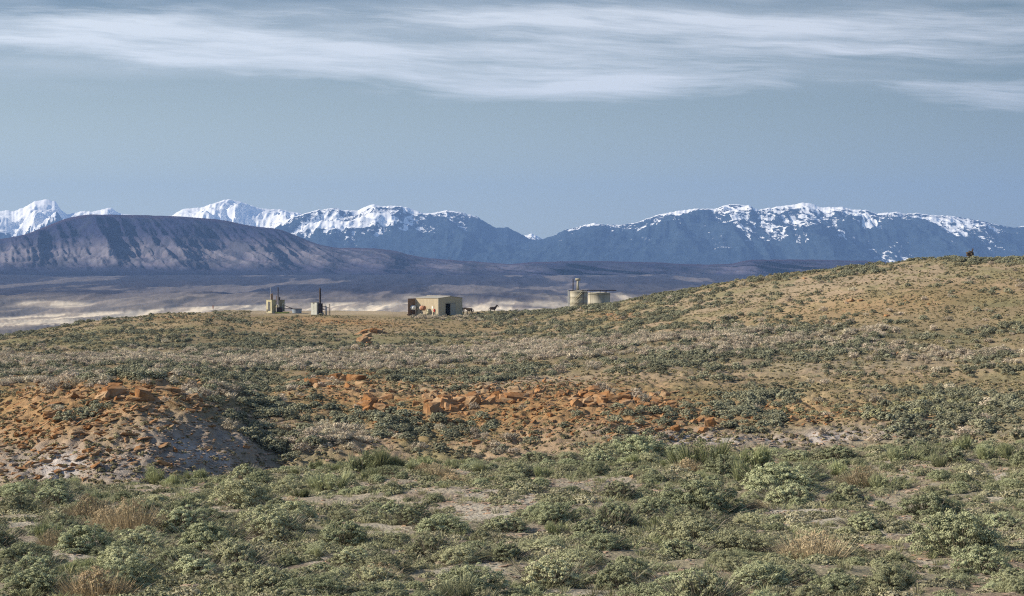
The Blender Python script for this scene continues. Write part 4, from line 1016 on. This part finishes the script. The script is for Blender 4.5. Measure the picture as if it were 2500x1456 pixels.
# ------------------------------------------------------------------ built things
class MB:
    """collects boxes, tubes and turned shapes and links them as one mesh object"""
    def __init__(self): self.v = []; self.f = []
    def add(self, vs, fs):
        o = len(self.v); self.v += [tuple(x) for x in vs]; self.f += [tuple(i + o for i in f) for f in fs]; return self
    def box(self, x0, x1, y0, y1, z0, z1, rz=0.0, c=(0, 0)):
        cs, sn = math.cos(rz), math.sin(rz)
        vs = [(c[0] + x * cs - y * sn, c[1] + x * sn + y * cs, z) for z in (z0, z1) for x, y in ((x0, y0), (x1, y0), (x1, y1), (x0, y1))]
        return self.add(vs, [(3, 2, 1, 0), (4, 5, 6, 7), (0, 1, 5, 4), (1, 2, 6, 5), (2, 3, 7, 6), (3, 0, 4, 7)])
    def lathe(self, prof, p0=(0, 0, 0), p1=(0, 0, 1), seg=20):
        """profile of (along, radius) turned about the axis from p0 toward p1"""
        p0 = Vector(p0); ax = (Vector(p1) - p0).normalized(); u = ax.orthogonal().normalized(); w = ax.cross(u)
        vs = []; fs = []
        for a_, r_ in prof:
            for k in range(seg):
                t = 2 * PI * k / seg; vs.append(p0 + ax * a_ + (u * math.cos(t) + w * math.sin(t)) * max(r_, .001))
        for j in range(len(prof) - 1):
            for k in range(seg): fs.append((j * seg + k, j * seg + (k + 1) % seg, (j + 1) * seg + (k + 1) % seg, (j + 1) * seg + k))
        fs.append(tuple(range(seg - 1, -1, -1))); fs.append(tuple((len(prof) - 1) * seg + k for k in range(seg)))
        return self.add(vs, fs)
    def tube(self, p0, p1, r, r1=None, seg=10):
        L_ = (Vector(p1) - Vector(p0)).length
        return self.lathe([(0, r), (L_, r if r1 is None else r1)], p0, p1, seg)
    def build(self, name, mat, parent=None, smooth=False):
        me = bpy.data.meshes.new(name); me.from_pydata(self.v, [], self.f); me.update(); me.materials.append(mat)
        if smooth:
            me.polygons.foreach_set('use_smooth', [len(p.vertices) == 4 for p in me.polygons])
        return link(name, me, parent)


M_TAN = plain('tan_metal_siding', (.47, .40, .29), .6, var=.12, scale=1.2, streak=True)
M_BEIGE = plain('beige_painted_steel', (.52, .47, .31), .6, var=.25, scale=2.0, streak=True)
M_GALV = plain('galvanised_roof', (.34, .32, .28), .5, var=.12)
M_BROWN = plain('brown_siding', (.22, .14, .09), .7, var=.2, streak=True)
M_LGREY = plain('light_grey_paint', (.50, .51, .46), .6, var=.18, streak=True)
M_DARK = plain('dark_sooty_steel', (.045, .035, .04), .7, var=.4)
M_GREYM = plain('grey_steel', (.20, .20, .20), .6, var=.3)
M_OLIVE = plain('olive_steel', (.24, .23, .16), .6, var=.3, streak=True)
M_TANKM = plain('tan_tank_steel', (.37, .345, .275), .6, var=.28, scale=1.4, streak=True)
M_WHITE = plain('white_paint', (.78, .78, .76), .4, var=.08)
M_RUST = plain('rust_orange_paint', (.34, .16, .10), .7, var=.3)
M_BLUE = plain('faded_blue_grey', (.23, .28, .35), .6, var=.2)
M_GREEN = plain('yellow_green_skid_paint', (.30, .34, .10), .6, var=.3)
M_RED = plain('red_paint', (.42, .03, .03), .5, var=.1)
M_BLACK = plain('black_skid', (.02, .02, .022), .7, var=.2)
M_CONC = plain('pale_concrete', (.45, .42, .36), .9, var=.2)
M_ORNG = plain('orange_marker', (.55, .16, .05), .6, var=.1)
M_WOOD = plain('weathered_wood', (.24, .18, .13), .9, var=.3)


def corrugated(x0, y0, x1, y1, z0, z1, mb, pitch=.3, dep=.035, tops=None):
    """a ribbed sheet wall from (x0,y0) to (x1,y1), ribs proud on its outer (right-hand) side"""
    L_ = math.hypot(x1 - x0, y1 - y0); ux, uy = (x1 - x0) / L_, (y1 - y0) / L_; nx, ny = uy, -ux
    n = max(1, int(L_ / pitch)); pts = []
    for i in range(n):
        a_ = L_ * i / n; w_ = L_ / n
        pts += [(a_, 0), (a_ + w_ * .55, 0), (a_ + w_ * .65, dep), (a_ + w_ * .9, dep)]
    pts.append((L_, 0)); vs = []; fs = []
    for a_, d_ in pts:
        zt = z1 if tops is None else tops(a_)
        for q, z_ in ((d_, z0), (d_, zt), (-.06, z0), (-.06, zt)): vs.append((x0 + ux * a_ + nx * q, y0 + uy * a_ + ny * q, z_))
    for i in range(len(pts) - 1):
        b_ = i * 4; c_ = b_ + 4
        fs += [(b_, c_, c_ + 1, b_ + 1), (b_ + 2, b_ + 3, c_ + 3, c_ + 2), (b_ + 1, c_ + 1, c_ + 3, b_ + 3)]
    e = (len(pts) - 1) * 4
    fs += [(0, 1, 3, 2), (e, e + 2, e + 3, e + 1)]
    return mb.add(vs, fs)


# ---- metal shed, its near corner at column 1070
SD = 572.0; sp_ = at(1070, 775, SD); GZ = gz(sp_.x, SD); SZ = max(GZ, sp_.z)
shed = tag(empty('metal_shed', (sp_.x, SD, SZ), PI / 4), 'tan ribbed metal shed with a low gable roof and half open sliding door', 'shed')
LL, WW, HE, HA = 9.4, 9.3, 5.0, 5.45
roofz = lambda x: HE + (HA - HE) * (1 - abs(x - WW / 2) / (WW / 2))
m_ = MB(); corrugated(0, LL, 0, 0, -.5, HE - .02, m_)
m_.build('wall', M_TAN, shed)
m_ = MB()
corrugated(0, 0, 2.75, 0, -.5, HE, m_, tops=lambda a: roofz(a) - .03)
corrugated(2.75, 0, 4.6, 0, 3.45, HE, m_, tops=lambda a: roofz(2.75 + a) - .03)
corrugated(4.6, 0, WW, 0, -.5, HE, m_, tops=lambda a: roofz(4.6 + a) - .03)
m_.build('wall', M_TAN, shed)
m_ = MB(); corrugated(WW, 0, WW, LL, -.5, HE - .02, m_); corrugated(WW, LL, 0, LL, -.5, HE, m_, tops=lambda a: roofz(WW - a) - .03)
m_.build('wall', M_TAN, shed)
m_ = MB()
for xa, xb, za, zb_ in ((-.18, WW / 2, HE - .03, HA), (WW / 2, WW + .18, HA, HE - .03)):
    vs = [(x, y, z + d) for y in (-.2, LL + .2) for x, z in ((xa, za), (xb, zb_)) for d in (0, .10)]
    m_.add(vs, [(0, 2, 6, 4), (1, 5, 7, 3), (0, 1, 3, 2), (4, 6, 7, 5), (0, 4, 5, 1), (2, 3, 7, 6)])
roof_ = m_.build('roof', M_GALV, shed)
MB().box(WW / 2 - .22, WW / 2 + .22, -.2, LL + .2, HA + .09, HA + .19).build('ridge_cap', M_GALV, roof_)
MB().box(-.05, .05, -.08, .06, -.4, HE - .05).build('corner_trim', M_GALV, shed)
MB().box(4.55, 6.45, -.16, -.07, .1, 3.5).build('sliding_door', M_GALV, shed)
MB().box(2.6, 6.6, -.19, -.08, 3.52, 3.62).build('door_rail', M_GREYM, shed)
dr = MB().box(-.10, -.045, 1.8, 2.75, .2, 3.0).build('door', M_TAN, shed)
MB().box(-.13, -.10, 1.9, 2.0, 1.4, 1.6).build('handle', M_DARK, dr)
MB().box(-.13, -.105, 2.1, 2.5, 2.1, 2.7).build('sign', M_WHITE, dr)
MB().box(0.06, WW - .08, .08, LL - .08, -.3, .06).build('floor_slab', M_CONC, shed)
m_ = MB(); corrugated(-2.9, LL, -.04, LL, -.5, HE - .15, m_, dep=.03)
m_.build('wind_wall', M_BROWN, shed)
MB().tube((1.2, 6.5, HE), (1.2, 6.5, HE + 1.5), .025).build('antenna', M_GREYM, shed)
MB().box(-.32, -.07, 1.28, 1.62, 1.2, 2.0).build('extinguisher_box', M_RED, shed)
MB().box(-.5, .5, -.55, -.1, -.45, .08, 0, (0, 0)).build('corner_footing', M_CONC, shed)
gen = tag(empty('engine_generator', tuple(shed.matrix_basis @ Vector((3.6, 2.2, .06))), PI / 4), 'white and grey machine standing inside the open shed doorway', 'generator')
MB().box(-.9, .9, -.5, .5, 0, .25).build('base_frame', M_DARK, gen)
MB().box(-.7, .3, -.4, .4, .25, 1.3).build('engine', M_WHITE, gen)
MB().lathe([(0, .3), (.1, .42), (.5, .42), (.6, .3)], (.3, 0, .8), (1.0, 0, .8)).build('housing', M_GREYM, gen)
MB().tube((-.3, 0, 1.3), (-.3, 0, 2.1), .1).build('exhaust', M_WHITE, gen)

mw = shed.matrix_basis
def shed_at(x, y, z=0.0): return mw @ Vector((x, y, z))
skid = tag(empty('tank_skid', tuple(shed_at(-1.4, 6.4)), PI / 4), 'long low black skid under the small tanks beside the tan shed', 'skid')
for s_ in (-1, 1): MB().box(s_ * .62 - .08, s_ * .62 + .08, -4.2, 4.2, -.25, .42).build('beam', M_BLACK, skid)
MB().box(-.8, .8, -4.25, -4.1, -.2, .40).box(-.8, .8, 4.1, 4.25, -.2, .40).box(-.53, .53, -4.08, 4.08, .26, .36).build('deck', M_BLACK, skid)


def small_tank(y, label, mbody, mcap, L_=1.15, r=.66):
    t = tag(empty('horizontal_tank', tuple(shed_at(-1.4, y, .42)), PI / 4), label, 'tank', 'small horizontal tanks on stands beside the shed')
    zc = 1.15 + r
    b_ = MB().lathe([(0, r), (L_, r)], (0, L_ / 2, zc), (0, -L_ / 2, zc), 24).build('shell', mbody, t, True)
    # the end facing the sun is at the far left of the shed wall
    for s_, mt in ((1, mcap), (-1, mbody)):
        MB().lathe([(0, r), (.12, r * .97), (.26, r * .8), (.34, r * .5), (.37, .02)], (0, s_ * L_ / 2, zc), (0, s_ * (L_ / 2 + 1), zc), 24).build('end_cap', mt, t, True)
    for sx in (-1, 1):
        for sy in (-1, 1): MB().tube((sx * .5, sy * .5, 0), (sx * .42, sy * .45, 1.45), .05).build('leg', M_DARK, t)
    MB().box(-.55, .55, -.5, -.42, 1.1, 1.18).box(-.55, .55, .42, .5, 1.1, 1.18).build('saddle', M_DARK, t)
    MB().tube((0, 0, zc + r - .05), (0, 0, zc + r + .28), .05).build('filler_neck', M_GREYM, t)
    return t


small_tank(9.1, 'white and blue-grey small tank on a four-legged stand by the brown wind wall', M_WHITE, M_WHITE)
small_tank(4.9, 'rust-orange small tank with a white end on a four-legged stand', M_RUST, M_WHITE)
dm = tag(empty('drum', tuple(shed_at(-1.35, 2.75, .42))), 'upright pale drum standing at the right end of the black skid', 'drum')
MB().lathe([(0, .36), (.45, .37), (.47, .39), (.5, .37), (.95, .37), (.97, .39), (1.0, .37), (1.42, .37), (1.44, .33)], (0, 0, 0), (0, 0, 1), 20).build('shell', M_BEIGE, dm, True)
MB().lathe([(0, .34), (.04, .30)], (0, 0, 1.44), (0, 0, 2)).build('lid', M_GREYM, dm)


# ---- separator unit with the beige cabinet
def place(px, py, Y):
    p = at(px, py, Y); return (p.x, Y, max(p.z, gz(p.x, Y)) - .03)


k1 = 585 / F
def q1(px): return (px - 680) * k1
def h1(py, b_=765): return (b_ - py) * k1
sep = tag(empty('separator_unit', place(680, 765, 585)), 'beige cabinet unit with a thin dark stack and a pale ball valve', 'separator')
MB().box(-1.0, 1.0, -.95, .95, 0.05, h1(732.6), -R(33), (q1(661.5), .2)).build('cabinet', M_BEIGE, sep)
MB().box(-1.04, 1.04, -.99, .99, h1(732.6), h1(732.6) + .10, -R(33), (q1(661.5), .2)).build('cabinet_lid', M_OLIVE, sep)
m_ = MB()
for i in range(7): m_.box(-.35 + i * .12, -.28 + i * .12, -1.02, -.955, .7, 3.3, -R(33), (q1(661.5), .2))
m_.build('louvre_panel', M_GREYM, sep)
MB().box(-.85, -.55, -1.0, -.955, .35, 1.1, -R(33), (q1(661.5), .2)).build('hatch', M_DARK, sep)
for dx, top_ in ((661.8, 718), (664.6, 716)): MB().tube((q1(dx), .2, h1(733)), (q1(dx), .2, h1(top_)), .15).build('vent_pipe', M_BROWN, sep)
MB().tube((q1(659.5), .4, h1(733)), (q1(659.5), .4, h1(702)), .03).build('antenna', M_WHITE, sep)
MB().lathe([(0, .22), (1.4, .2), (1.6, .13), (h1(703), .13), (h1(700), .02)], (q1(679.4), -.5, 0), (q1(679.4), -.5, 1), 14).build('exhaust_stack', M_DARK, sep)
MB().tube((q1(675.3), .1, .5), (q1(675.3), .1, h1(722)), .09).build('pipe', M_BROWN, sep)
MB().box(q1(681), q1(693.6), .1, 1.7, .55, h1(732.8)).build('treater_housing', M_OLIVE, sep)
MB().box(q1(680.6), q1(694), .05, 1.75, h1(732.8), h1(732)).build('housing_lid', M_DARK, sep)
MB().box(q1(680.5), q1(682.5), .4, .8, h1(732), h1(725)).build('relief_valve', M_DARK, sep)
MB().tube((q1(682.6), .5, h1(732)), (q1(684), .5, h1(725.5)), .05).build('pipe', M_BLUE, sep)
MB().lathe([(0, .05), (.06, .2), (.2, .29), (.34, .2), (.4, .05)], (q1(676.8), -.9, h1(748)), (q1(676.8), -2, h1(748)), 18).build('ball_valve', M_BEIGE, sep, True)
MB().lathe([(0, .3), (.5, .3)], (q1(673.5), -.3, h1(747.5)), (q1(677), -.3, h1(747.5)), 16).build('flange', M_OLIVE, sep)
MB().box(q1(676), q1(690), -.6, .0, .25, 1.7).build('pump', M_DARK, sep)
m_ = MB()
for px in (690.5, 694.5, 698.2): m_.tube((q1(px), -.7, .1), (q1(px), -.7, h1(741)), .035)
m_.tube((q1(690.5), -.7, h1(741)), (q1(698.2), -.7, h1(741)), .035).tube((q1(690.5), -.7, h1(750)), (q1(698.2), -.7, h1(750)), .03)
m_.build('handrail', M_BLUE, sep)
MB().tube((q1(693.5), 0, h1(746)), (q1(714), .2, h1(753.6)), .09).tube((q1(693.5), 0, h1(753.4)), (q1(713.6), .2, h1(754)), .08).build('flow_line', M_DARK, sep)
MB().box(q1(672.5), q1(705), -1.1, 1.6, .0, .36).build('skid_base', M_GREEN, sep)
MB().box(q1(646), q1(652), -.9, -.5, 0, .16).box(q1(665.5), q1(671.5), -1.4, -.9, 0, .16).build('footing', M_CONC, sep)

tub = tag(empty('stock_tank', place(724.8, 764.5, 590)), 'low round blue-grey open tank fed by dark pipes beside the beige unit', 'tank')
MB().lathe([(0, 1.3), (1.12, 1.42), (1.16, 1.46), (1.22, 1.42), (1.22, 1.33), (1.0, 1.31)], (0, 0, 0), (0, 0, 1), 28).build('wall', M_BLUE, tub)
MB().lathe([(0, 1.47), (.10, 1.49), (.16, 1.3)], (0, 0, 1.14), (0, 0, 2), 28).build('rim', M_DARK, tub)

# ---- treater unit with the thick tapering stack
k2 = 578 / F
def q2(px): return (px - 780) * k2
def h2(py, b_=769): return (b_ - py) * k2
tr = tag(empty('treater_unit', place(780, 769, 578)), 'light grey cabinet unit with a thick dark pointed stack and piping', 'treater')
MB().box(-.95, .95, -.85, .85, .12, h2(739), -R(28), (q2(770), .2)).build('cabinet', M_LGREY, tr)
MB().box(-.99, .99, -.89, .89, h2(739), h2(738), -R(28), (q2(770), .2)).build('cabinet_lid', M_GREYM, tr)
MB().box(-.35, .1, -.93, -.86, h2(740.5), h2(738.8), -R(28), (q2(770), .2)).build('vent', M_DARK, tr)
for z_ in (748, 759): MB().box(-.3, -.05, -.90, -.86, h2(z_), h2(z_ - 1.6), -R(28), (q2(770), .2)).build('label_plate', M_WHITE, tr)
MB().box(-.02, .02, -.885, -.86, .3, 3.2, -R(28), (q2(770), .2)).build('door_seam', M_GREYM, tr)
MB().box(q2(777), q2(787), -.2, 1.1, .1, h2(741)).build('fire_box', M_DARK, tr)
MB().lathe([(0, .42), (3.2, .40), (3.35, .27), (h2(712), .30), (h2(706), .24), (h2(701), .02)], (q2(781.5), -.3, 0), (q2(781.5), -.3, 1), 18).build('exhaust_stack', M_DARK, tr, True)
MB().lathe([(0, .02), (.05, .33), (.4, .36), (.7, .33), (.75, .05)], (q2(787.4), -.5, .42), (q2(787.4), .4, .42), 18).build('pot', M_GREYM, tr, True)
MB().lathe([(0, .2), (2.2, .22), (2.4, .16), (2.6, .05)], (q2(796), 0, 0), (q2(796), 0, 1), 14).build('scrubber', M_BLUE, tr, True)
MB().tube((q2(787), .1, h2(748)), (q2(796), .1, h2(748)), .10).tube((q2(787), .1, h2(756)), (q2(796), .1, h2(756)), .07).tube((q2(788), .1, h2(753)), (q2(792), .1, h2(757)), .07) \
    .tube((q2(797), .1, h2(751)), (q2(803), .1, h2(751)), .06).build('piping', M_DARK, tr)
MB().tube((q2(803.7), .1, 0), (q2(803.7), .1, h2(742)), .09).box(q2(802.9), q2(804.5), 0, .2, h2(745), h2(742.5)).build('post', M_DARK, tr)
MB().tube((q2(787), .6, h2(742.2)), (q2(806), .6, h2(742.2)), .025).tube((q2(806), .6, 0), (q2(806), .6, h2(742.2)), .025).tube((q2(794.2), .6, 0), (q2(794.2), .6, h2(742.2)), .025).build('handrail', M_GREYM, tr)
MB().box(q2(758.5), q2(777.5), -1.3, 1.3, 0, .11).build('footing', M_CONC, tr)

mp_ = tag(empty('marker_post', place(520, 766, 574)), 'thin orange marker post standing alone left of the beige unit', 'marker post')
MB().tube((0, 0, -.2), (0, 0, 2.1), .055).build('post', M_WOOD, mp_)
MB().box(-.14, .14, -.09, -.06, 1.4, 2.3).build('panel', M_ORNG, mp_)

# ---- storage tanks beyond the ridge
k3 = 600 / F
def tank(px0, px1, ytop, Y, label, hatch_px):
    c_ = (px0 + px1) / 2; kk_ = Y / F; r = (px1 - px0) / 2 * kk_
    p = at(c_, 750, Y); zb_ = gz(p.x, Y) - .6; zt = float(row_slope(ytop)) * Y; h_ = zt - zb_
    t = tag(empty('storage_tank', (p.x, Y, zb_)), label, 'storage tank')
    prof = [(0, r)]
    for z_ in (h_ * .33, h_ * .58, h_ * .8): prof += [(z_ - .03, r), (z_, r + .035), (z_ + .03, r)]
    prof += [(h_ - .06, r), (h_, r + .05)]
    MB().lathe(prof, (0, 0, 0), (0, 0, 1), 48).build('shell', M_TANKM, t, True)
    MB().lathe([(0, r + .05), (.28, .4), (.3, .02)], (0, 0, h_), (0, 0, h_ + 1), 48).build('roof', M_TANKM, t)
    MB().lathe([(0, .28), (.3, .28), (.36, .2)], ((hatch_px - c_) * kk_, -r * .5, h_ + .05), ((hatch_px - c_) * kk_, -r * .5, h_ + 1), 14).build('hatch', M_DARK, t)
    return t, h_, r, zb_


ta, ha, ra, zba = tank(1391, 1434.4, 711.5, 600, 'taller tan storage tank with the stairs, dark pipe and tee-topped vent', 1421)
def q3(px): return (px - (1391 + 1434.4) / 2) * k3
def h3(py): return float(row_slope(py)) * 600 - zba
MB().tube((q3(1399), 0, ha), (q3(1399), 0, h3(681)), .15).build('vent_stack', M_DARK, ta)
v_ = MB().lathe([(0, .42), (h3(686) - ha, .36)], (q3(1410.6), .1, ha), (q3(1410.6), .1, ha + 1), 18).build('vent_column', M_TANKM, ta, True)
MB().lathe([(0, .1), (.02, .36), (1.5, .36), (1.52, .1)], (q3(1404.6), .1, h3(682.8)), (q3(1420), .1, h3(682.8)), 18).build('tee_cap', M_TANKM, v_, True)
m_ = MB()
for a_, b_ in ((1410.6, 1403), (1410.6, 1420)): m_.tube((q3(a_), .1, h3(700)), (q3(b_), .1, ha + .1), .025)
m_.build('guy_wire', M_GREYM, ta)
MB().box(q3(1386.4), q3(1389.8), -.3, .3, 0, h3(709)).build('downcomer', M_WHITE, ta)
m_ = MB()
for s_ in (-.35, .35):
    y_ = -ra - .45 + s_
    m_.tube((q3(1391), y_, h3(745)), (q3(1420.5), y_, h3(714.5)), .07).tube((q3(1391), y_, h3(740)), (q3(1420.5), y_, h3(709.8)), .035)
for i in range(16):
    f_ = i / 15; m_.box(q3(1391 + 29.5 * f_) - .12, q3(1391 + 29.5 * f_) + .12, -ra - .8, -ra - .1, h3(745 - 30.5 * f_) - .02, h3(745 - 30.5 * f_) + .02)
for i in range(6):
    f_ = i / 5; m_.tube((q3(1391 + 29.5 * f_), -ra - .8, h3(745 - 30.5 * f_)), (q3(1391 + 29.5 * f_), -ra - .8, h3(740 - 30.2 * f_)), .03)
m_.build('stairs', M_BEIGE, ta)
MB().box(q3(1418), q3(1427), -ra - .9, -ra + .6, h3(714.6), h3(714.2)).tube((q3(1424), -ra - .5, 0), (q3(1424), -ra - .5, h3(714.6)), .06).build('landing', M_DARK, ta)
m_ = MB()
for s_ in (-.3, .3):
    m_.tube((q3(1403) + s_, -ra - 1.1, h3(743)), (q3(1418) + s_, -ra - 1.1, h3(728)), .05)
for i in range(8): f_ = i / 7; m_.tube((q3(1403 + 15 * f_) - .3, -ra - 1.1, h3(743 - 15 * f_)), (q3(1403 + 15 * f_) + .3, -ra - 1.1, h3(743 - 15 * f_)), .04)
m_.tube((q3(1415), -ra - 1.1, h3(728)), (q3(1420.5), -ra - 1.1, h3(728)), .05)
m_.build('ladder', M_BEIGE, ta)
m_ = MB().box(q3(1388), q3(1414), -.5, .5, h3(710.2), h3(708.6)).tube((q3(1413), 0, h3(709)), (q3(1505), 1.0, h3(709.6)), .12)
for px in (1434, 1465.5, 1480.5): m_.tube((q3(px), .6, h3(716)), (q3(px), .6, h3(709.6)), .07)
m_.box(q3(1465), q3(1481), .3, 1.1, h3(710.4), h3(708.6))
m_.build('catwalk_pipe', M_DARK, ta)
tb, hb_, rb_, zbb = tank(1435.6, 1489.6, 715, 617, 'shorter and wider tan storage tank under the long dark pipe', 1476.5)
kb = 617 / F
m_ = MB()
for i in range(25):
    a0, a1 = PI * (1.0 + i / 24), PI * (1.0 + (i + 1) / 24)
    for z_ in (hb_ * .72, hb_ * .97): m_.tube((math.cos(a0) * (rb_ + .12), math.sin(a0) * (rb_ + .12), z_), (math.cos(a1) * (rb_ + .12), math.sin(a1) * (rb_ + .12), z_), .06, seg=6)
m_.build('hoop', M_OLIVE, tb)
m_ = MB()
for dx in (-.25, .25): m_.tube((-rb_ * .72 + dx, -rb_ * .75, .2), (-rb_ * .72 + dx, -rb_ * .75, hb_ + .4), .035)
m_.tube((-rb_ * .9, -rb_ * .6, hb_ * .62), (-rb_ * .2, -rb_ * 1.02, hb_ * .62), .05).build('ladder', M_DARK, tb)

# ---- horses
M_HORSE = plain('dark_horse_coat', (.030, .022, .020), .55, var=.4, scale=2)
M_HORSEB = plain('bay_horse_coat', (.055, .038, .025), .6, var=.4, scale=2)
M_MANE = plain('black_mane', (.012, .011, .011), .7, var=.2)


def horse(name_label, loc, heading, coat, head='up', sc=1.0, step_=0.0):
    t = tag(empty('horse', loc, heading, sc), name_label, 'horse', 'dark horses standing by the shed')
    me = bpy.data.meshes.new('body'); V_ = []; E_ = []; Rr = []
    def v(x, y, z, r, par=None, r2=None):
        V_.append((x, y, z)); Rr.append((r * 1.22, (r2 or r) * 1.22))
        if par is not None: E_.append((par, len(V_) - 1))
        return len(V_) - 1
    root = v(-.52, 0, 1.20, .31, None, .36); b1 = v(-.2, 0, 1.15, .33, root, .38); b2 = v(.18, 0, 1.14, .32, b1, .38); ch = v(.48, 0, 1.18, .29, b2, .38); rump = v(-.80, 0, 1.18, .21, root, .27)
    if head == 'up':
        n1 = v(.76, 0, 1.46, .18, ch, .25); n2 = v(.92, 0, 1.76, .13, n1, .18); po = v(1.06, 0, 1.98, .10, n2, .11); f1_ = v(1.22, 0, 1.88, .12, po); f2_ = v(1.46, 0, 1.66, .082, f1_); v(1.54, 0, 1.58, .055, f2_)
        earp = (1.03, 2.06)
    else:
        n1 = v(.84, 0, 1.36, .18, ch, .25); n2 = v(1.12, 0, 1.52, .13, n1, .17); po = v(1.34, 0, 1.58, .10, n2, .11); f1_ = v(1.46, 0, 1.44, .12, po); f2_ = v(1.60, 0, 1.16, .082, f1_); v(1.63, 0, 1.05, .055, f2_)
        earp = (1.33, 1.67)
    for s_ in (-1, 1):
        g_ = step_ * s_
        hp = v(-.66, s_ * .17, .98, .15, root); st_ = v(-.52 + g_ * .3, s_ * .19, .80, .115, hp); hk = v(-.80 + g_ * .6, s_ * .18, .54, .062, st_); ft = v(-.74 + g_ * .8, s_ * .18, .14, .042, hk); v(-.68 + g_ * .8, s_ * .18, .03, .058, ft)
        sh = v(.50, s_ * .15, .92, .115, ch); el_ = v(.44 - g_ * .2, s_ * .17, .76, .088, sh); kn = v(.50 - g_ * .5, s_ * .17, .46, .056, el_); f_ = v(.49 - g_ * .7, s_ * .17, .12, .040, kn); v(.54 - g_ * .7, s_ * .17, .03, .056, f_)
        v(earp[0], s_ * .06, earp[1], .03, po); v(earp[0] + .01, s_ * .075, earp[1] + .10, .012, len(V_) - 1)
    me.from_pydata(V_, E_, []); me.materials.append(coat)
    o = link('body', me, t)
    sk = o.modifiers.new('skin', 'SKIN'); 
    for i, r_ in enumerate(Rr): me.skin_vertices[0].data[i].radius = r_; 
    me.skin_vertices[0].data[0].use_root = True
    ss = o.modifiers.new('smooth', 'SUBSURF'); ss.levels = 1; ss.render_levels = 1
    # tail and mane
    MB().lathe([(0, .05), (.2, .08), (.55, .09), (.85, .02)], (-1.0, 0, 1.25), (-1.16, 0, .45), 8).build('tail', M_MANE, t, True)
    a_, b_ = Vector(V_[ch]) + Vector((.05, 0, .30)), Vector(V_[po]) + Vector((-.06, 0, .10))
    m_ = MB(); n = 7
    for i in range(n):
        c_ = a_.lerp(b_, i / (n - 1)); m_.box(c_.x - .07, c_.x + .07, -.03, .05, c_.z - .17, c_.z + .035 + .01 * (i % 2))
    m_.build('mane', M_MANE, t)
    return t


def hz(px, Y):
    X_ = (px - 1250) / F * Y; return (X_, Y, gz(X_, Y) - .02)


horse('dark horse standing alone with its head raised, right of the others', hz(1203.5, 586), R(-12), M_HORSE, 'up', 1.08, .1)
horse('brown-black horse facing left behind the small shrubs, middle one', hz(1146, 592), R(172), M_HORSEB, 'level', 1.08, .15)
horse('black horse half hidden behind the right end of the shed', hz(1125, 598), R(195), M_HORSE, 'level', 1.08, -.12)

# ---- rock cairn on the skyline, two power-line frames far beyond
cp = at(2370, 630, 428); cz_ = gz(cp.x, 428)
ca = tag(empty('rock_cairn', (cp.x, 428, cz_ + .30)), 'dark piled rock cairn with one upright stone on the right skyline', 'cairn')
M_DROCK = plain('dark_lichen_rock', (.10, .075, .055), .9, var=.5, bump=.5)
def stone(x, z, sx, sz, tilt, seed):
    o = link('stone', slab_mesh(seed, .5, .45, .5, M_DROCK, 20), ca); o.location = (x, 0, z); o.scale = (sx, sx * .9, sz); o.rotation_euler = (0, tilt, seed * .7)
for a_ in ((-.1, .2, 1.5, .6, .1, 501), (-.25, .65, 1.3, .6, -.1, 502), (-.35, 1.05, 1.35, .5, -.15, 503), (.2, .75, .9, .9, .1, 504), (.15, 1.2, .7, .6, 0, 505), (.8, .15, .9, .5, .3, 506), (.32, 1.5, .28, .95, -.25, 507), (-.2, 1.3, .8, .3, -.2, 508),
           (1.4, .0, .8, .3, .1, 509)): stone(*a_)
flat_ = link('flat_rock', slab_mesh(520, .5, .4, .12, M_DROCK), None)
fp_ = at(2398, 630, 428); flat_.location = (fp_.x, 428, gz(fp_.x, 428) + .2); flat_.scale = (2.0, 1.4, 1.6); flat_.rotation_euler = (0, .18, 0)
tag(flat_, 'flat tilted slab on the skyline just right of the cairn', 'rock')
for i, (px, py) in enumerate(((1097, 635), (1135, 638.5))):
    Y = 9500; p = at(px, py, Y)
    pt = tag(empty('power_line_frame', (p.x, Y, p.z - 6)), ('left' if i == 0 else 'right') + ' one of the two tiny power-line frames on the low blue ridge', 'pylon', 'power-line frames on the distant ridge')
    MB().box(-4.5, -3.6, -.4, .4, 0, 21).box(3.6, 4.5, -.4, .4, 0, 21).build('pole', M_WOOD, pt)
    MB().box(-8, 8, -.6, -.42, 17.5, 18.5).build('crossarm', M_WOOD, pt)
